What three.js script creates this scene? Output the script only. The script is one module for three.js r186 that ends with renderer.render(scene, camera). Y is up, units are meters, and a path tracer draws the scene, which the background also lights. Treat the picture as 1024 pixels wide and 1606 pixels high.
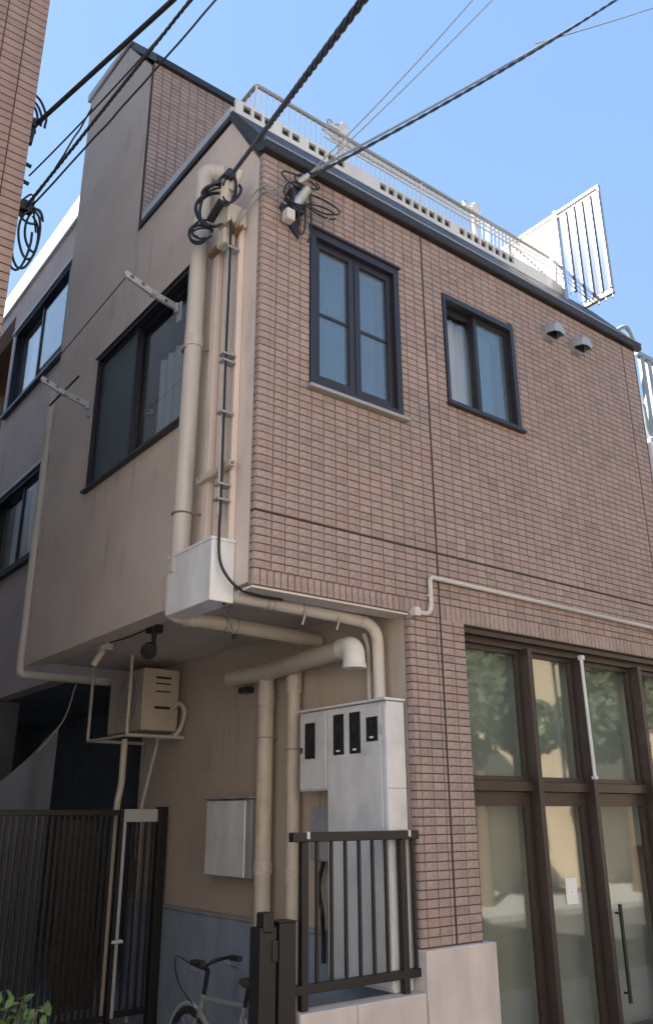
import * as THREE from 'three';
import { mergeGeometries, mergeVertices, toCreasedNormals } from 'three/addons/utils/BufferGeometryUtils.js';
import { RoundedBoxGeometry } from 'three/addons/geometries/RoundedBoxGeometry.js';
import { ImprovedNoise } from 'three/addons/math/ImprovedNoise.js';

// ------------------------------------------------------------------ camera, sky, sun, exposure
const scene = new THREE.Scene();
const camera = new THREE.PerspectiveCamera(62.97, 652 / 1024, 0.1, 400);
camera.position.set(-2.511, 1.649, 3.95);
camera.rotation.order = 'YXZ';
camera.rotation.set(0.34765, -0.65691, -0.00522);

const EXPOSURE = 5.15;
const sunDir = new THREE.Vector3(-0.6, 0.75, -0.45).normalize();
{
  const W = 1024, H = 512, d = new Float32Array(W * H * 4);
  const zen = [0.054, 0.103, 0.196], hor = [0.130, 0.178, 0.222], gnd = [0.07, 0.068, 0.065];
  for (let j = 0; j < H; j++) for (let i = 0; i < W; i++) {
    const el = ((j + 0.5) / H - 0.5) * Math.PI, az = ((i + 0.5) / W - 0.5) * 2 * Math.PI;
    const x = Math.cos(el) * Math.cos(az), y = Math.sin(el), z = Math.cos(el) * Math.sin(az);
    const c = Math.max(-1, Math.min(1, x * sunDir.x + y * sunDir.y + z * sunDir.z)), ang = Math.acos(c);
    const t = Math.pow(Math.max(0, y), 0.55);
    const ray = 0.92 + 0.16 * c * c, mie = 0.10 * Math.exp(-ang / 0.42);
    const o = (j * W + i) * 4;
    for (let k = 0; k < 3; k++) {
      let v = (hor[k] * (1 - t) + zen[k] * t) * ray + mie * [0.9, 0.95, 1.0][k];
      if (y < 0) v = gnd[k] + (v - gnd[k]) * Math.max(0, 1 + y * 20);
      d[o + k] = v;
    }
    d[o + 3] = 1;
  }
  const sky = new THREE.DataTexture(d, W, H, THREE.RGBAFormat, THREE.FloatType);
  sky.mapping = THREE.EquirectangularReflectionMapping;
  sky.minFilter = sky.magFilter = THREE.LinearFilter;
  sky.wrapS = THREE.RepeatWrapping; sky.needsUpdate = true;
  scene.background = sky; scene.environment = sky;
}
const sun = new THREE.DirectionalLight(0xfff5e8, 4.4);
sun.position.copy(sunDir).multiplyScalar(60); sun.target.position.set(2, 3, 0);
sun.castShadow = true; sun.shadow.mapSize.set(4096, 4096);
Object.assign(sun.shadow.camera, { left: -30, right: 30, top: 30, bottom: -30, near: 1, far: 140 });
scene.add(sun, sun.target);

const renderer = new THREE.WebGLRenderer({ antialias: true });
renderer.toneMapping = THREE.LinearToneMapping;
renderer.toneMappingExposure = EXPOSURE;
renderer.shadowMap.enabled = true;

// ------------------------------------------------------------------ helpers
let seed = 20240611;
const rnd = () => { seed |= 0; seed = seed + 0x6D2B79F5 | 0; let t = Math.imul(seed ^ seed >>> 15, 1 | seed); t = t + Math.imul(t ^ t >>> 7, 61 | t) ^ t; return ((t ^ t >>> 14) >>> 0) / 4294967296; };
const rr = (a, b) => a + (b - a) * rnd();
const noise = new ImprovedNoise();
const V = (x, y, z) => new THREE.Vector3(x, y, z);
const used = {};
const numbered = n => { const k = used[n] = (used[n] ?? -1) + 1; return k ? `${n}_${String(k).padStart(3, '0')}` : n; };

function tex(size, fn, srgb = true, rep = 1) {
  const d = new Uint8Array(size * size * 4);
  for (let j = 0; j < size; j++) for (let i = 0; i < size; i++) {
    const v = fn(i / size, j / size), o = (j * size + i) * 4, a = Array.isArray(v) ? v : [v, v, v];
    for (let k = 0; k < 3; k++) d[o + k] = Math.max(0, Math.min(255, Math.round(a[k] * 255)));
    d[o + 3] = 255;
  }
  const t = new THREE.DataTexture(d, size, size);
  t.wrapS = t.wrapT = THREE.RepeatWrapping; t.magFilter = THREE.LinearFilter; t.minFilter = THREE.LinearMipmapLinearFilter; t.generateMipmaps = true;
  if (srgb) t.colorSpace = THREE.SRGBColorSpace;
  t.repeat.set(rep, rep); t.needsUpdate = true; return t;
}
// periodic fractal noise
const pn = (u, v, f, o = 0) => { // blends four shifted samples so that it tiles
  const g = (a, b) => noise.noise(a * f + o, b * f + o * 1.7, o * 0.37);
  return (g(u, v) * (1 - u) * (1 - v) + g(u - 1, v) * u * (1 - v) + g(u, v - 1) * (1 - u) * v + g(u - 1, v - 1) * u * v);
};
const fbm = (u, v, f, n, o = 0) => { let s = 0, a = 1, t = 0; for (let k = 0; k < n; k++) { s += a * pn(u, v, f * 2 ** k, o + k * 7.3); t += a; a *= 0.55; } return s / t * 1.6; };

const T = {};
T.stucco = tex(512, (u, v) => 0.9 + 0.10 * fbm(u, v, 5, 3, 1) + 0.05 * (rnd() - 0.5));
T.stuccoBump = tex(512, (u, v) => 0.5 + 0.35 * fbm(u, v, 40, 3, 3) + 0.2 * (rnd() - 0.5), false);
// rain streaks: long vertical dirt marks with a grain of their own
T.streak = tex(1024, (u, v) => {
  const q = fbm(u, v * 0.25, 9, 3, 9), b = fbm(u, v, 4, 4, 21), m = Math.max(0, q - 0.25), g = (rnd() - 0.5) * 0.045;
  const drip = Math.max(0, fbm(u, v * 0.06, 34, 2, 33) - 0.42) * Math.max(0, fbm(u, v, 3, 2, 47) + 0.25);
  const k = 0.95 - 0.22 * m + 0.06 * b + g - 0.5 * drip;
  return [k, k * (0.99 + 0.01 * b - 0.12 * drip), k * (0.975 + 0.02 * b - 0.2 * drip)];
});
T.tile = tex(256, (u, v) => { const k = 0.93 + 0.12 * fbm(u, v, 9, 3, 5) + 0.10 * (rnd() - 0.5); return [k, k * 0.99, k * 0.98]; });
T.tileBump = tex(256, (u, v) => 0.5 + 0.3 * fbm(u, v, 30, 2, 15) + 0.3 * (rnd() - 0.5), false);
T.metal = tex(256, (u, v) => 0.92 + 0.09 * fbm(u, v, 6, 3, 31) + 0.03 * (rnd() - 0.5));
T.rough = tex(256, (u, v) => 0.75 + 0.3 * fbm(u, v, 7, 3, 41), false);
T.pave = tex(512, (u, v) => 0.85 + 0.12 * fbm(u, v, 6, 4, 51) + 0.2 * (rnd() - 0.5));
T.grime = tex(512, (u, v) => { const s = fbm(u, v * 0.3, 14, 3, 61), b = Math.max(0, fbm(u, v, 5, 4, 71)); const k = 0.95 + 0.11 * s - 0.5 * b * b + 0.03 * (rnd() - 0.5); return [k, k * 0.985, k * 0.955]; });
T.weave = tex(256, (u, v) => 0.92 + 0.05 * Math.sin(u * Math.PI * 128) * Math.sin(v * Math.PI * 128) + 0.05 * fbm(u, v, 5, 2, 81));

const lin = (r, g, b) => new THREE.Color().setRGB(r, g, b);
const mk = (c, rough, o = {}) => new THREE.MeshStandardMaterial({ color: Array.isArray(c) ? lin(...c) : new THREE.Color(c), roughness: rough, ...o });
const M = {
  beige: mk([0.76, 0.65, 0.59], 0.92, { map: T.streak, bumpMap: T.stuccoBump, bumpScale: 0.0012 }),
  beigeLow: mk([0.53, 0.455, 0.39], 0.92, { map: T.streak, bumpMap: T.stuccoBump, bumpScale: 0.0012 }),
  soffit: mk([0.74, 0.66, 0.60], 0.9, { map: T.stucco, bumpMap: T.stuccoBump, bumpScale: 0.001 }),
  mortar: mk([0.105, 0.082, 0.073], 0.95, { map: T.stucco }),
  seal: mk([0.035, 0.03, 0.03], 0.8),
  dark: mk([0.026, 0.025, 0.03], 0.68, { map: T.metal, roughnessMap: T.rough }),
  frame: mk([0.030, 0.028, 0.036], 0.38, { map: T.metal }),
  brownFrame: mk([0.060, 0.043, 0.037], 0.38, { map: T.metal, metalness: 0.15 }),
  black: mk([0.012, 0.012, 0.013], 0.5),
  cable: mk([0.012, 0.012, 0.014], 0.42),
  cableGrey: mk([0.25, 0.25, 0.26], 0.5),
  white: mk([0.72, 0.73, 0.75], 0.5, { map: T.metal }),
  whitePaint: mk([0.76, 0.75, 0.73], 0.6, { map: T.metal }),
  coverBox: mk([0.78, 0.81, 0.87], 0.45, { map: T.grime }),
  pvc: mk([0.60, 0.545, 0.485], 0.48, { map: T.grime }),
  pvcGrey: mk([0.62, 0.59, 0.57], 0.48, { map: T.grime }),
  rust: mk([0.30, 0.17, 0.09], 0.85, { map: T.stucco }),
  cabinet: mk([0.73, 0.75, 0.82], 0.42, { map: T.grime }),
  cabinetGrey: mk([0.34, 0.355, 0.41], 0.45, { map: T.grime }),
  steel: mk([0.62, 0.62, 0.62], 0.32, { metalness: 0.9, roughnessMap: T.rough }),
  galv: mk([0.46, 0.47, 0.48], 0.5, { metalness: 0.6, map: T.metal }),
  alu: mk([0.66, 0.66, 0.67], 0.4, { metalness: 0.35, map: T.metal }),
  railGrey: mk([0.40, 0.38, 0.37], 0.5, { metalness: 0.2, map: T.metal }),
  fence: mk([0.30, 0.36, 0.41], 0.5, { map: T.metal }),
  gate: mk([0.016, 0.014, 0.014], 0.5, { map: T.metal }),
  baseWall: mk([0.31, 0.38, 0.52], 0.9, { map: T.grime, bumpMap: T.stuccoBump, bumpScale: 0.0015 }),
  plinth: mk([0.62, 0.57, 0.57], 0.75, { map: T.grime }),
  room: mk([0.34, 0.31, 0.27], 0.9),
  curtain: mk([0.55, 0.56, 0.55], 0.95, { map: T.weave, side: THREE.DoubleSide }),
  curtainPale: mk([0.38, 0.44, 0.50], 0.95, { map: T.weave, side: THREE.DoubleSide }),
  curtainBlue: mk([0.26, 0.33, 0.40], 0.95, { map: T.weave, side: THREE.DoubleSide }),
  sheer: mk([0.46, 0.48, 0.46], 0.95, { map: T.weave }),
  blind: mk([0.56, 0.51, 0.45], 0.95, { map: T.weave, side: THREE.DoubleSide }),
  pave: mk([0.42, 0.41, 0.395], 0.95, { map: T.pave, bumpMap: T.stuccoBump, bumpScale: 0.002 }),
  asphalt: mk([0.11, 0.11, 0.11], 0.95, { map: T.pave, bumpMap: T.stuccoBump, bumpScale: 0.003 }),
  deck: mk([0.30, 0.30, 0.30], 0.9, { map: T.pave }),
  farWall: mk([0.80, 0.65, 0.60], 0.9, { map: T.streak, bumpMap: T.stuccoBump, bumpScale: 0.0012 }),
  rustBrown: mk([0.26, 0.13, 0.075], 0.85, { map: T.stucco }),
  ac: mk([0.55, 0.48, 0.40], 0.5, { map: T.grime }),
  paper: mk([0.78, 0.78, 0.77], 0.85),
  rubber: mk([0.018, 0.018, 0.018], 0.75),
  sunWall: mk([0.62, 0.585, 0.545], 0.9, { map: T.streak }),
};
M.glass = new THREE.MeshPhysicalMaterial({ color: 0xffffff, roughness: 0.015, transmission: 1, thickness: 0, ior: 1.65 });
M.shopGlass = new THREE.MeshPhysicalMaterial({ color: lin(0.84, 0.88, 0.86), roughness: 0.03, transmission: 1, thickness: 0, ior: 1.9 });
M.frosted = new THREE.MeshPhysicalMaterial({ color: lin(0.55, 0.70, 0.80), roughness: 0.10, transmission: 0.88, thickness: 0, ior: 1.9 });
M.acrylic = new THREE.MeshPhysicalMaterial({ color: lin(0.95, 0.96, 0.98), roughness: 0.35, transmission: 0.8, thickness: 0, ior: 1.5 });
M.poly = new THREE.MeshPhysicalMaterial({ color: lin(0.86, 0.90, 0.97), roughness: 0.08, transmission: 0.95, thickness: 0 });
M.darkGlass = new THREE.MeshPhysicalMaterial({ color: lin(0.02, 0.022, 0.025), roughness: 0.08, ior: 1.5 });
M.screenMesh = new THREE.MeshPhysicalMaterial({ color: lin(0.085, 0.125, 0.145), roughness: 0.55, transmission: 0.25, thickness: 0 });

// geometry makers, all in world metres
function boxUV(g) {
  const p = g.attributes.position, n = g.attributes.normal, uv = new Float32Array(p.count * 2);
  for (let i = 0; i < p.count; i++) {
    const ax = Math.abs(n.getX(i)), ay = Math.abs(n.getY(i)), az = Math.abs(n.getZ(i));
    let u, v;
    if (ax >= ay && ax >= az) { u = p.getZ(i); v = p.getY(i); } else if (ay >= az) { u = p.getX(i); v = p.getZ(i); } else { u = p.getX(i); v = p.getY(i); }
    uv[2 * i] = u * 0.5; uv[2 * i + 1] = v * 0.5;
  }
  g.setAttribute('uv', new THREE.BufferAttribute(uv, 2)); return g;
}
const plain = g => { g = g.index ? g.toNonIndexed() : g; for (const k of Object.keys(g.attributes)) if (!['position', 'normal', 'uv', 'color'].includes(k)) g.deleteAttribute(k); return g; };
function bx(x0, x1, y0, y1, z0, z1) {
  const g = new THREE.BoxGeometry(Math.abs(x1 - x0), Math.abs(y1 - y0), Math.abs(z1 - z0));
  g.translate((x0 + x1) / 2, (y0 + y1) / 2, (z0 + z1) / 2); return boxUV(plain(g));
}
function rb(x0, x1, y0, y1, z0, z1, r = 0.006, s = 2) { // rounded box
  const g = new RoundedBoxGeometry(Math.abs(x1 - x0), Math.abs(y1 - y0), Math.abs(z1 - z0), s, r);
  g.translate((x0 + x1) / 2, (y0 + y1) / 2, (z0 + z1) / 2); return boxUV(plain(g));
}
function tube(pts, r, sharp = true, rad = 10, seg) {
  const v = pts.map(p => Array.isArray(p) ? V(...p) : p);
  let curve;
  if (sharp) { // polyline with rounded elbows
    curve = new THREE.CurvePath();
    const er = typeof sharp === 'number' ? sharp : r * 2.2; let a = v[0];
    for (let i = 1; i < v.length - 1; i++) {
      const d0 = v[i - 1].clone().sub(v[i]), d1 = v[i + 1].clone().sub(v[i]), k = Math.min(er, d0.length() * 0.49, d1.length() * 0.49);
      const p0 = v[i].clone().addScaledVector(d0.normalize(), k), p1 = v[i].clone().addScaledVector(d1.normalize(), k);
      curve.add(new THREE.LineCurve3(a, p0)); curve.add(new THREE.QuadraticBezierCurve3(p0, v[i], p1)); a = p1;
    }
    curve.add(new THREE.LineCurve3(a, v[v.length - 1]));
    // sample evenly over pieces so that elbows stay round
    const out = [];
    curve.curves.forEach((c, i) => { const n = c.isLineCurve3 ? 3 : 7; for (let k = i ? 1 : 0; k <= n; k++) out.push(c.getPoint(k / n)); });
    const q = out.filter((p, i) => !i || p.distanceTo(out[i - 1]) > 1e-5);
    class Poly extends THREE.Curve { getPoint(t, o = V(0, 0, 0)) { const f = t * (q.length - 1), i = Math.min(q.length - 2, Math.floor(f)); return o.lerpVectors(q[i], q[i + 1], f - i); } getPointAt(t, o) { return this.getPoint(t, o); } getTangentAt(t, o) { return this.getTangent(t, o); } }
    const c = new Poly(), n = q.length - 1;
    return capped(metreUV(new THREE.TubeGeometry(c, n, r, rad), q, r), q[0], q[1], q[n], q[n - 1], r, rad);
  }
  curve = new THREE.CatmullRomCurve3(v, false, 'centripetal');
  const n = seg ?? v.length * 8;
  return capped(metreUV(new THREE.TubeGeometry(curve, n, r, rad), curve.getPoints(40), r), v[0], curve.getPoint(0.01), v[v.length - 1], curve.getPoint(0.99), r, rad);
}
function metreUV(g, q, r) { let len = 0; for (let i = 1; i < q.length; i++) len += q[i].distanceTo(q[i - 1]); const uv = g.attributes.uv, o = (q[0].x * 7.3 + q[0].z * 3.1) % 1; for (let i = 0; i < uv.count; i++) uv.setXY(i, uv.getY(i) * 6.2832 * r + o, uv.getX(i) * len * 0.8 + o); return g; }
function capped(g, a, a2, b, b2, r, rad) {
  const cap = (p, q) => { const c = new THREE.CircleGeometry(r, rad); c.applyQuaternion(new THREE.Quaternion().setFromUnitVectors(V(0, 0, 1), p.clone().sub(q).normalize())); c.translate(p.x, p.y, p.z); return plain(c); };
  return mergeGeometries([plain(g), cap(a, a2), cap(b, b2)]);
}
function cyl(a, b, r0, r1 = r0, rad = 14) {
  a = V(...a); b = V(...b); const d = b.clone().sub(a), g = new THREE.CylinderGeometry(r1, r0, d.length(), rad);
  g.applyQuaternion(new THREE.Quaternion().setFromUnitVectors(V(0, 1, 0), d.clone().normalize())); g.translate((a.x + b.x) / 2, (a.y + b.y) / 2, (a.z + b.z) / 2);
  return plain(g);
}
function ring(c, axis, r, t) { const g = new THREE.TorusGeometry(r, t, 8, 20); g.applyQuaternion(new THREE.Quaternion().setFromUnitVectors(V(0, 0, 1), V(...axis).normalize())); g.translate(...c); return plain(g); }
function lathe(pts, at, rad = 20) { const g = new THREE.LatheGeometry(pts.map(p => new THREE.Vector2(...p)), rad); g.translate(...at); return plain(g); }
const rect = (x0, x1, y0, y1, path = false) => { const s = path ? new THREE.Path() : new THREE.Shape(); s.moveTo(x0, y0); s.lineTo(x1, y0); s.lineTo(x1, y1); s.lineTo(x0, y1); s.closePath(); return s; };
const poly = pts => { const s = new THREE.Shape(); pts.forEach((p, i) => i ? s.lineTo(...p) : s.moveTo(...p)); s.closePath(); return s; };
// slab in the x-y plane (front walls): occupies z0..z1
function slabXY(shape, z0, z1) { const g = new THREE.ExtrudeGeometry(shape, { depth: z1 - z0, bevelEnabled: false }); g.translate(0, 0, z0); return boxUV(plain(g)); }
// slab whose shape is given in (z, y) and occupies x0..x1
function slabZY(shape, x0, x1) {
  const g = new THREE.ExtrudeGeometry(shape, { depth: x1 - x0, bevelEnabled: false });
  g.applyMatrix4(new THREE.Matrix4().set(0, 0, 1, x0, 0, 1, 0, 0, 1, 0, 0, 0, 0, 0, 0, 1)); // (z,y,d) -> (d,y,z): mirrored
  const h = plain(g), p = h.attributes.position, n = h.attributes.normal;
  for (let i = 0; i < p.count; i += 3) for (const a of [p, n]) { const t = [a.getX(i + 1), a.getY(i + 1), a.getZ(i + 1)]; a.setXYZ(i + 1, a.getX(i + 2), a.getY(i + 2), a.getZ(i + 2)); a.setXYZ(i + 2, ...t); }
  return boxUV(h);
}
const merge = gs => { gs = gs.map(plain); return gs.length > 1 ? mergeGeometries(gs) : gs[0]; };

function thing(name, label, category, at = [0, 0, 0], group) {
  const o = new THREE.Group(); o.name = numbered(name); o.position.set(...at); o.userData = { label, category };
  if (group) o.userData.group = group; scene.add(o); return o;
}
const rootOf = o => { while (o.parent && o.parent !== scene) o = o.parent; return o; };
function part(name, geos, mat, parent, label) { // geometry given in world metres
  const g = merge(Array.isArray(geos) ? geos : [geos]), r = rootOf(parent).position;
  const gg = g.clone(); gg.translate(-r.x, -r.y, -r.z);
  const m = new THREE.Mesh(gg, mat); m.name = name; m.castShadow = m.receiveShadow = true; if (label) m.userData.label = label;
  parent.add(m); return m;
}
function solo(name, geos, mat, label, category, group) { // a thing that is one mesh
  const g = merge(Array.isArray(geos) ? geos : [geos]); g.computeBoundingBox();
  const b = g.boundingBox, c = V((b.min.x + b.max.x) / 2, b.min.y, (b.min.z + b.max.z) / 2);
  g.translate(-c.x, -c.y, -c.z);
  const m = new THREE.Mesh(g, mat); m.name = numbered(name); m.position.copy(c); m.castShadow = m.receiveShadow = true;
  m.userData = { label, category }; if (group) m.userData.group = group; scene.add(m); return m;
}
function struct(name, geos, mat) { const m = new THREE.Mesh(merge(Array.isArray(geos) ? geos : [geos]), mat); m.name = name; m.userData = { kind: 'structure' }; m.castShadow = m.receiveShadow = true; scene.add(m); return m; }
function dup(o, at, label) { const c = o.clone(); c.name = numbered(o.name.replace(/_\d{3}$/, '')); c.position.set(...at); c.userData = { ...o.userData, label: label ?? o.userData.label }; scene.add(c); return c; }
// local frame: u along the wall, v up, n outwards
const frontFrame = new THREE.Matrix4();
const sideFrame = new THREE.Matrix4().makeBasis(V(0, 0, 1), V(0, 1, 0), V(-1, 0, 0));
const inFrame = (g, f, off = [0, 0, 0]) => { const h = g.clone().applyMatrix4(f); h.translate(...off); return h; };

// ------------------------------------------------------------------ ground and street
struct('ground', bx(-60, 60, -0.3, 0, -60, 2.2), M.pave);
struct('street', bx(-60, 60, -0.34, -0.1, 2.2, 6.6), M.asphalt);
struct('pavement', bx(-60, 60, -0.3, 0.0, 6.6, 60), M.pave);

// ------------------------------------------------------------------ the tiled house
const X1 = 1.22, XR = 4.465, ZB = -3.87, YS = 2.9, YT = 6.04, W1 = [0.40, 1.232, 4.32, 5.58], W2 = [1.708, 2.556, 4.60, 5.58], DX0 = 1.735, DX1 = 4.36, DY = 2.885;
const house = thing('tiled_house', 'two-storey house with pinkish brown tile front, beige side wall and rooftop terrace', 'house', [2.2, 0, -2]);
{
  const frontPoly = (x0, xp) => { const s = poly([[x0, YS], [xp, YS], [xp, 0], [DX0, 0], [DX0, DY], [DX1, DY], [DX1, 0], [XR, 0], [XR, YT], [x0, YT]]); s.holes.push(rect(...W1, true), rect(...W2, true)); return s; };
  part('front_wall', slabXY(frontPoly(0.002, X1), -0.055, -0.006), M.mortar, house);
  part('inner_wall', slabXY(frontPoly(0.165, X1 + 0.15), -0.17, -0.0555), M.beige, house);
  const prof = [[-0.057, 2.925], [-0.057, 6.0], [-0.46, 6.665], [-2.121, 6.68], [-2.121, 8.70], [-2.76, 9.53], [ZB, 9.68], [ZB, 2.955], [-0.20, 2.955], [-0.20, 2.925]];
  const sw = poly(prof); sw.holes.push(rect(-2.74, -0.98, 4.335, 5.635, true));
  part('side_wall', slabZY(sw, 0, 0.16), M.beige, house);
  part('end_wall', slabZY(poly([[-0.171, 0], [-0.171, 5.9], [-0.5, 6.6], [ZB, 6.6], [ZB, 0]]), 4.31, XR - 0.002), M.beige, house);
  part('rear_wall', [bx(0.161, 4.309, 3.06, 6.6, ZB, ZB + 0.14), bx(X1 + 0.15, 4.309, 0, 3.05, ZB, ZB + 0.14)], M.beige, house);
  // lower recessed side wall below the overhang, in painted boards with joints
  const lw = part('lower_side_wall', bx(X1 + 0.012, X1 + 0.14, 0, 3.0, ZB, -0.057), M.deck, house);
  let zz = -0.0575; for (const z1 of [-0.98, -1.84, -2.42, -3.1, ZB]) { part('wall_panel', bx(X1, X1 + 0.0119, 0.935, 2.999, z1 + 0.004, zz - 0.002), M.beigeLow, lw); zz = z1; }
  part('base_course', [rb(X1 - 0.02, X1 + 0.0118, 0, 0.905, ZB, -0.06, 0.006)], M.baseWall, lw);
  part('drip_ledge', rb(X1 - 0.032, X1 + 0.0118, 0.907, 0.934, ZB, -0.06, 0.004), M.cabinetGrey, lw);
  part('soffit', bx(0.161, X1 + 0.2, 3.0, 3.05, ZB + 0.002, -0.171), M.soffit, house);
  part('front_soffit', bx(0.0, X1, 2.885, 2.8995, -0.165, -0.012), M.soffit, house);
  part('floor_slab', bx(0.162, 4.308, 3.051, 3.2, ZB + 0.141, -0.172), M.deck, house);
  part('roof_deck', bx(0.162, 4.308, 6.40, 6.60, ZB + 0.141, -0.40), M.deck, house);
  part('partition', [bx(1.45, 1.5, 3.2, 6.4, ZB + 0.141, -0.172), bx(0.162, 4.308, 3.2, 6.4, -2.95, -2.9)], M.room, house);
  // mansard strip above the tiles
  const man = [[0.045, 6.035], [0.055, 6.045], [0.055, 6.095], [-0.44, 6.755], [-0.475, 6.755], [-0.475, 6.69], [-0.055, 6.075], [-0.004, 6.045], [-0.004, 6.035]];
  const mr = part('mansard_roof', slabZY(poly(man), -0.02, XR + 0.045), M.dark, house);
  part('eaves_trim', rb(-0.025, XR + 0.05, 6.098, 6.112, 0.03, 0.062, 0.003), M.galv, mr);
  // side parapet: dark edge and pale flashing
  part('parapet_edge', bx(-0.022, 0.19, 6.685, 6.735, -2.055, -0.478), M.dark, house);
  part('parapet_flashing', [bx(0.0, 0.17, 6.736, 6.86, -2.055, -0.50)], M.alu, house);
  // stair tower
  part('tower_wall', slabXY(rect(0.002, 0.97, 6.601, 8.70), -2.12, -2.066), M.mortar, house);
  part('tower_inner_wall', [bx(0.86, 0.969, 6.601, 8.9, -3.86, -2.121), bx(0.161, 0.859, 6.601, 9.6, -3.86, -3.75), slabZY(poly([[-2.25, 8.9], [-2.76, 9.5], [-3.749, 9.6], [-3.749, 8.9]]), 0.86, 0.969)], M.beige, house);
  const tm = [[-2.02, 8.70], [-2.02, 8.775], [-2.75, 9.63], [ZB - 0.03, 9.79], [ZB - 0.03, 9.69], [-2.765, 9.54], [-2.064, 8.718], [-2.064, 8.70]];
  part('tower_roof', slabZY(poly(tm), 0.0, 1.0), M.dark, house);
  part('tower_flashing', slabZY(poly([[-2.73, 9.57], [-2.74, 9.63], [ZB - 0.04, 9.80], [ZB - 0.04, 9.69]]), -0.025, -0.001), M.whitePaint, house);
  // plinth block at the foot of the tiled pier and the low wall under the railing
  part('plinth', [rb(X1 - 0.012, 1.80, 0, 0.912, -0.09, 0.045, 0.008)], M.plinth, house);
  part('shop_floor', bx(X1 + 0.15, 4.30, 0.0, 0.08, ZB + 0.141, -0.172), M.room, house);
  part('shop_room_wall', [bx(X1 + 0.151, 4.30, 0.081, 2.95, -2.4, -2.35), bx(X1 + 0.151, 4.30, 2.951, 2.999, -2.4, -0.172)], M.room, house);

  // ---------------------------------------------------------------- tiles, stack bonded on a 98 x 51 mm grid
  const PX = 0.0983, PY = 0.0511, JT = 0.0056, tones = [];
  for (let k = 0; k < 14; k++) { // fired clay: pinkish brown with some paler, some redder and some yellowish tiles
    const b = rr(0.90, 1.11), kind = k % 7; let c = [0.375, 0.287, 0.263];
    if (kind === 5) c = [0.385, 0.305, 0.26]; if (kind === 3) c = [0.35, 0.25, 0.225]; if (kind === 6) c = [0.335, 0.265, 0.25];
    tones.push(c.map(v => v * b));
  }
  const tileMats = tones.map(c => mk(c, 0.62, { map: T.tile, bumpMap: T.tileBump, bumpScale: 0.0006 }));
  const bulk = mk([1, 1, 1], 0.62, { vertexColors: true, map: T.tile, bumpMap: T.tileBump, bumpScale: 0.0006 });
  const tileGeo = (w, h, d) => { // body with a chamfered face, back at z = 0
    const c = 0.0035, s = [[0, 0], [0, d - c], [c, d]], q = [];
    const loop = i => { const [ins, z] = s[i]; return [[-w / 2 + ins, -h / 2 + ins, z], [w / 2 - ins, -h / 2 + ins, z], [w / 2 - ins, h / 2 - ins, z], [-w / 2 + ins, h / 2 - ins, z]]; };
    for (let i = 0; i < 2; i++) { const a = loop(i), b = loop(i + 1); for (let k = 0; k < 4; k++) { const l = (k + 1) % 4; q.push(a[k], a[l], b[l], a[k], b[l], b[k]); } }
    const f = loop(2); q.push(f[0], f[1], f[2], f[0], f[2], f[3]);
    const g = new THREE.BufferGeometry(); g.setAttribute('position', new THREE.Float32BufferAttribute(q.flat(), 3)); g.computeVertexNormals();
    const uv = new Float32Array(q.length * 2); q.forEach((p, i) => { uv[2 * i] = p[0] * 4; uv[2 * i + 1] = p[1] * 4; }); g.setAttribute('uv', new THREE.BufferAttribute(uv, 2)); return g;
  };
  const list = []; // {x,y,z,w,h,face}
  const blocked = (x0, x1, y0, y1) => [W1, W2].some(([a, b, c, d]) => x0 < b + 0.012 && x1 > a - 0.012 && y0 < d + 0.012 && y1 > c - 0.012);
  const JX = 1.503, JX2 = 4.235, JY = 3.361;
  const cols = []; let x = 0; cols.push([0, 0.122]); x = 0.122; while (x < JX - 0.03) { const e = Math.min(x + PX, JX - 0.004); cols.push([x, e]); x += PX; }
  x = JX + 0.008; while (x < JX2 - 0.03) { const e = Math.min(x + PX, JX2 - 0.004); cols.push([x, e]); x += PX; }
  x = JX2 + 0.008; while (x < XR - 0.03) { const e = Math.min(x + PX, XR); cols.push([x, e]); x += PX; }
  const rows = []; let y = YS + 0.102; while (y < YT - 0.02) { if (Math.abs(y + PY - JY) < PY * 0.5) { rows.push([y, JY - 0.005]); y = JY + 0.006; } else { rows.push([y, Math.min(y + PY, YT)]); y += PY; } }
  const put = (x0, x1, y0, y1, o = {}) => {
    if (o.clip) for (const [a, b, c, d] of [W1, W2]) if (x0 < b && x1 > a && y0 < d && y1 > c) { // trim at a window
      const L = a - x0, R = x1 - b, B = c - y0, U = y1 - d, m = Math.max(L, R, B, U);
      if (m < 0.018) return; if (m === L) x1 = a; else if (m === R) x0 = b; else if (m === B) y1 = c; else y0 = d;
    }
    if (x1 - x0 < 0.018 || y1 - y0 < 0.018) return;
    list.push({ x: (x0 + x1) / 2, y: (y0 + y1) / 2, z: o.z ?? -0.0055, w: x1 - x0 - 0.0055, h: y1 - y0 - JT, d: 0.0065, ...o });
  };
  const soldier = (x0, x1, y0, y1) => { for (let a = x0; a < x1 - 0.02; a += PX / 2) { const b = Math.min(a + PX / 2, x1); put(a, b, y0, y1); } };
  for (const [y0, y1] of rows) for (const [x0, x1] of cols) put(x0, x1, y0, y1, { clip: true });
  soldier(0, JX - 0.004, YS, YS + 0.102);
  // below the overhang level: the pier and the rows above the shop front
  const low = []; let yy = 0.918; while (yy < YS - 0.02) { low.push([yy, Math.min(yy + PY, YS)]); yy += PY; }
  for (const [y0, y1] of low) { let e = X1 + 0.05; put(X1, e, y0, y1); while (e < JX - 0.03) { const f = Math.min(e + PX, JX - 0.004); put(e, f, y0, y1); e = f; } e = JX + 0.008; while (e < DX0 - 0.03) { const f = Math.min(e + 0.112, DX0); put(e, f, y0, y1); e = f; } }
  soldier(JX + 0.008, XR, DY + 0.003, YS + 0.102);
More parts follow.
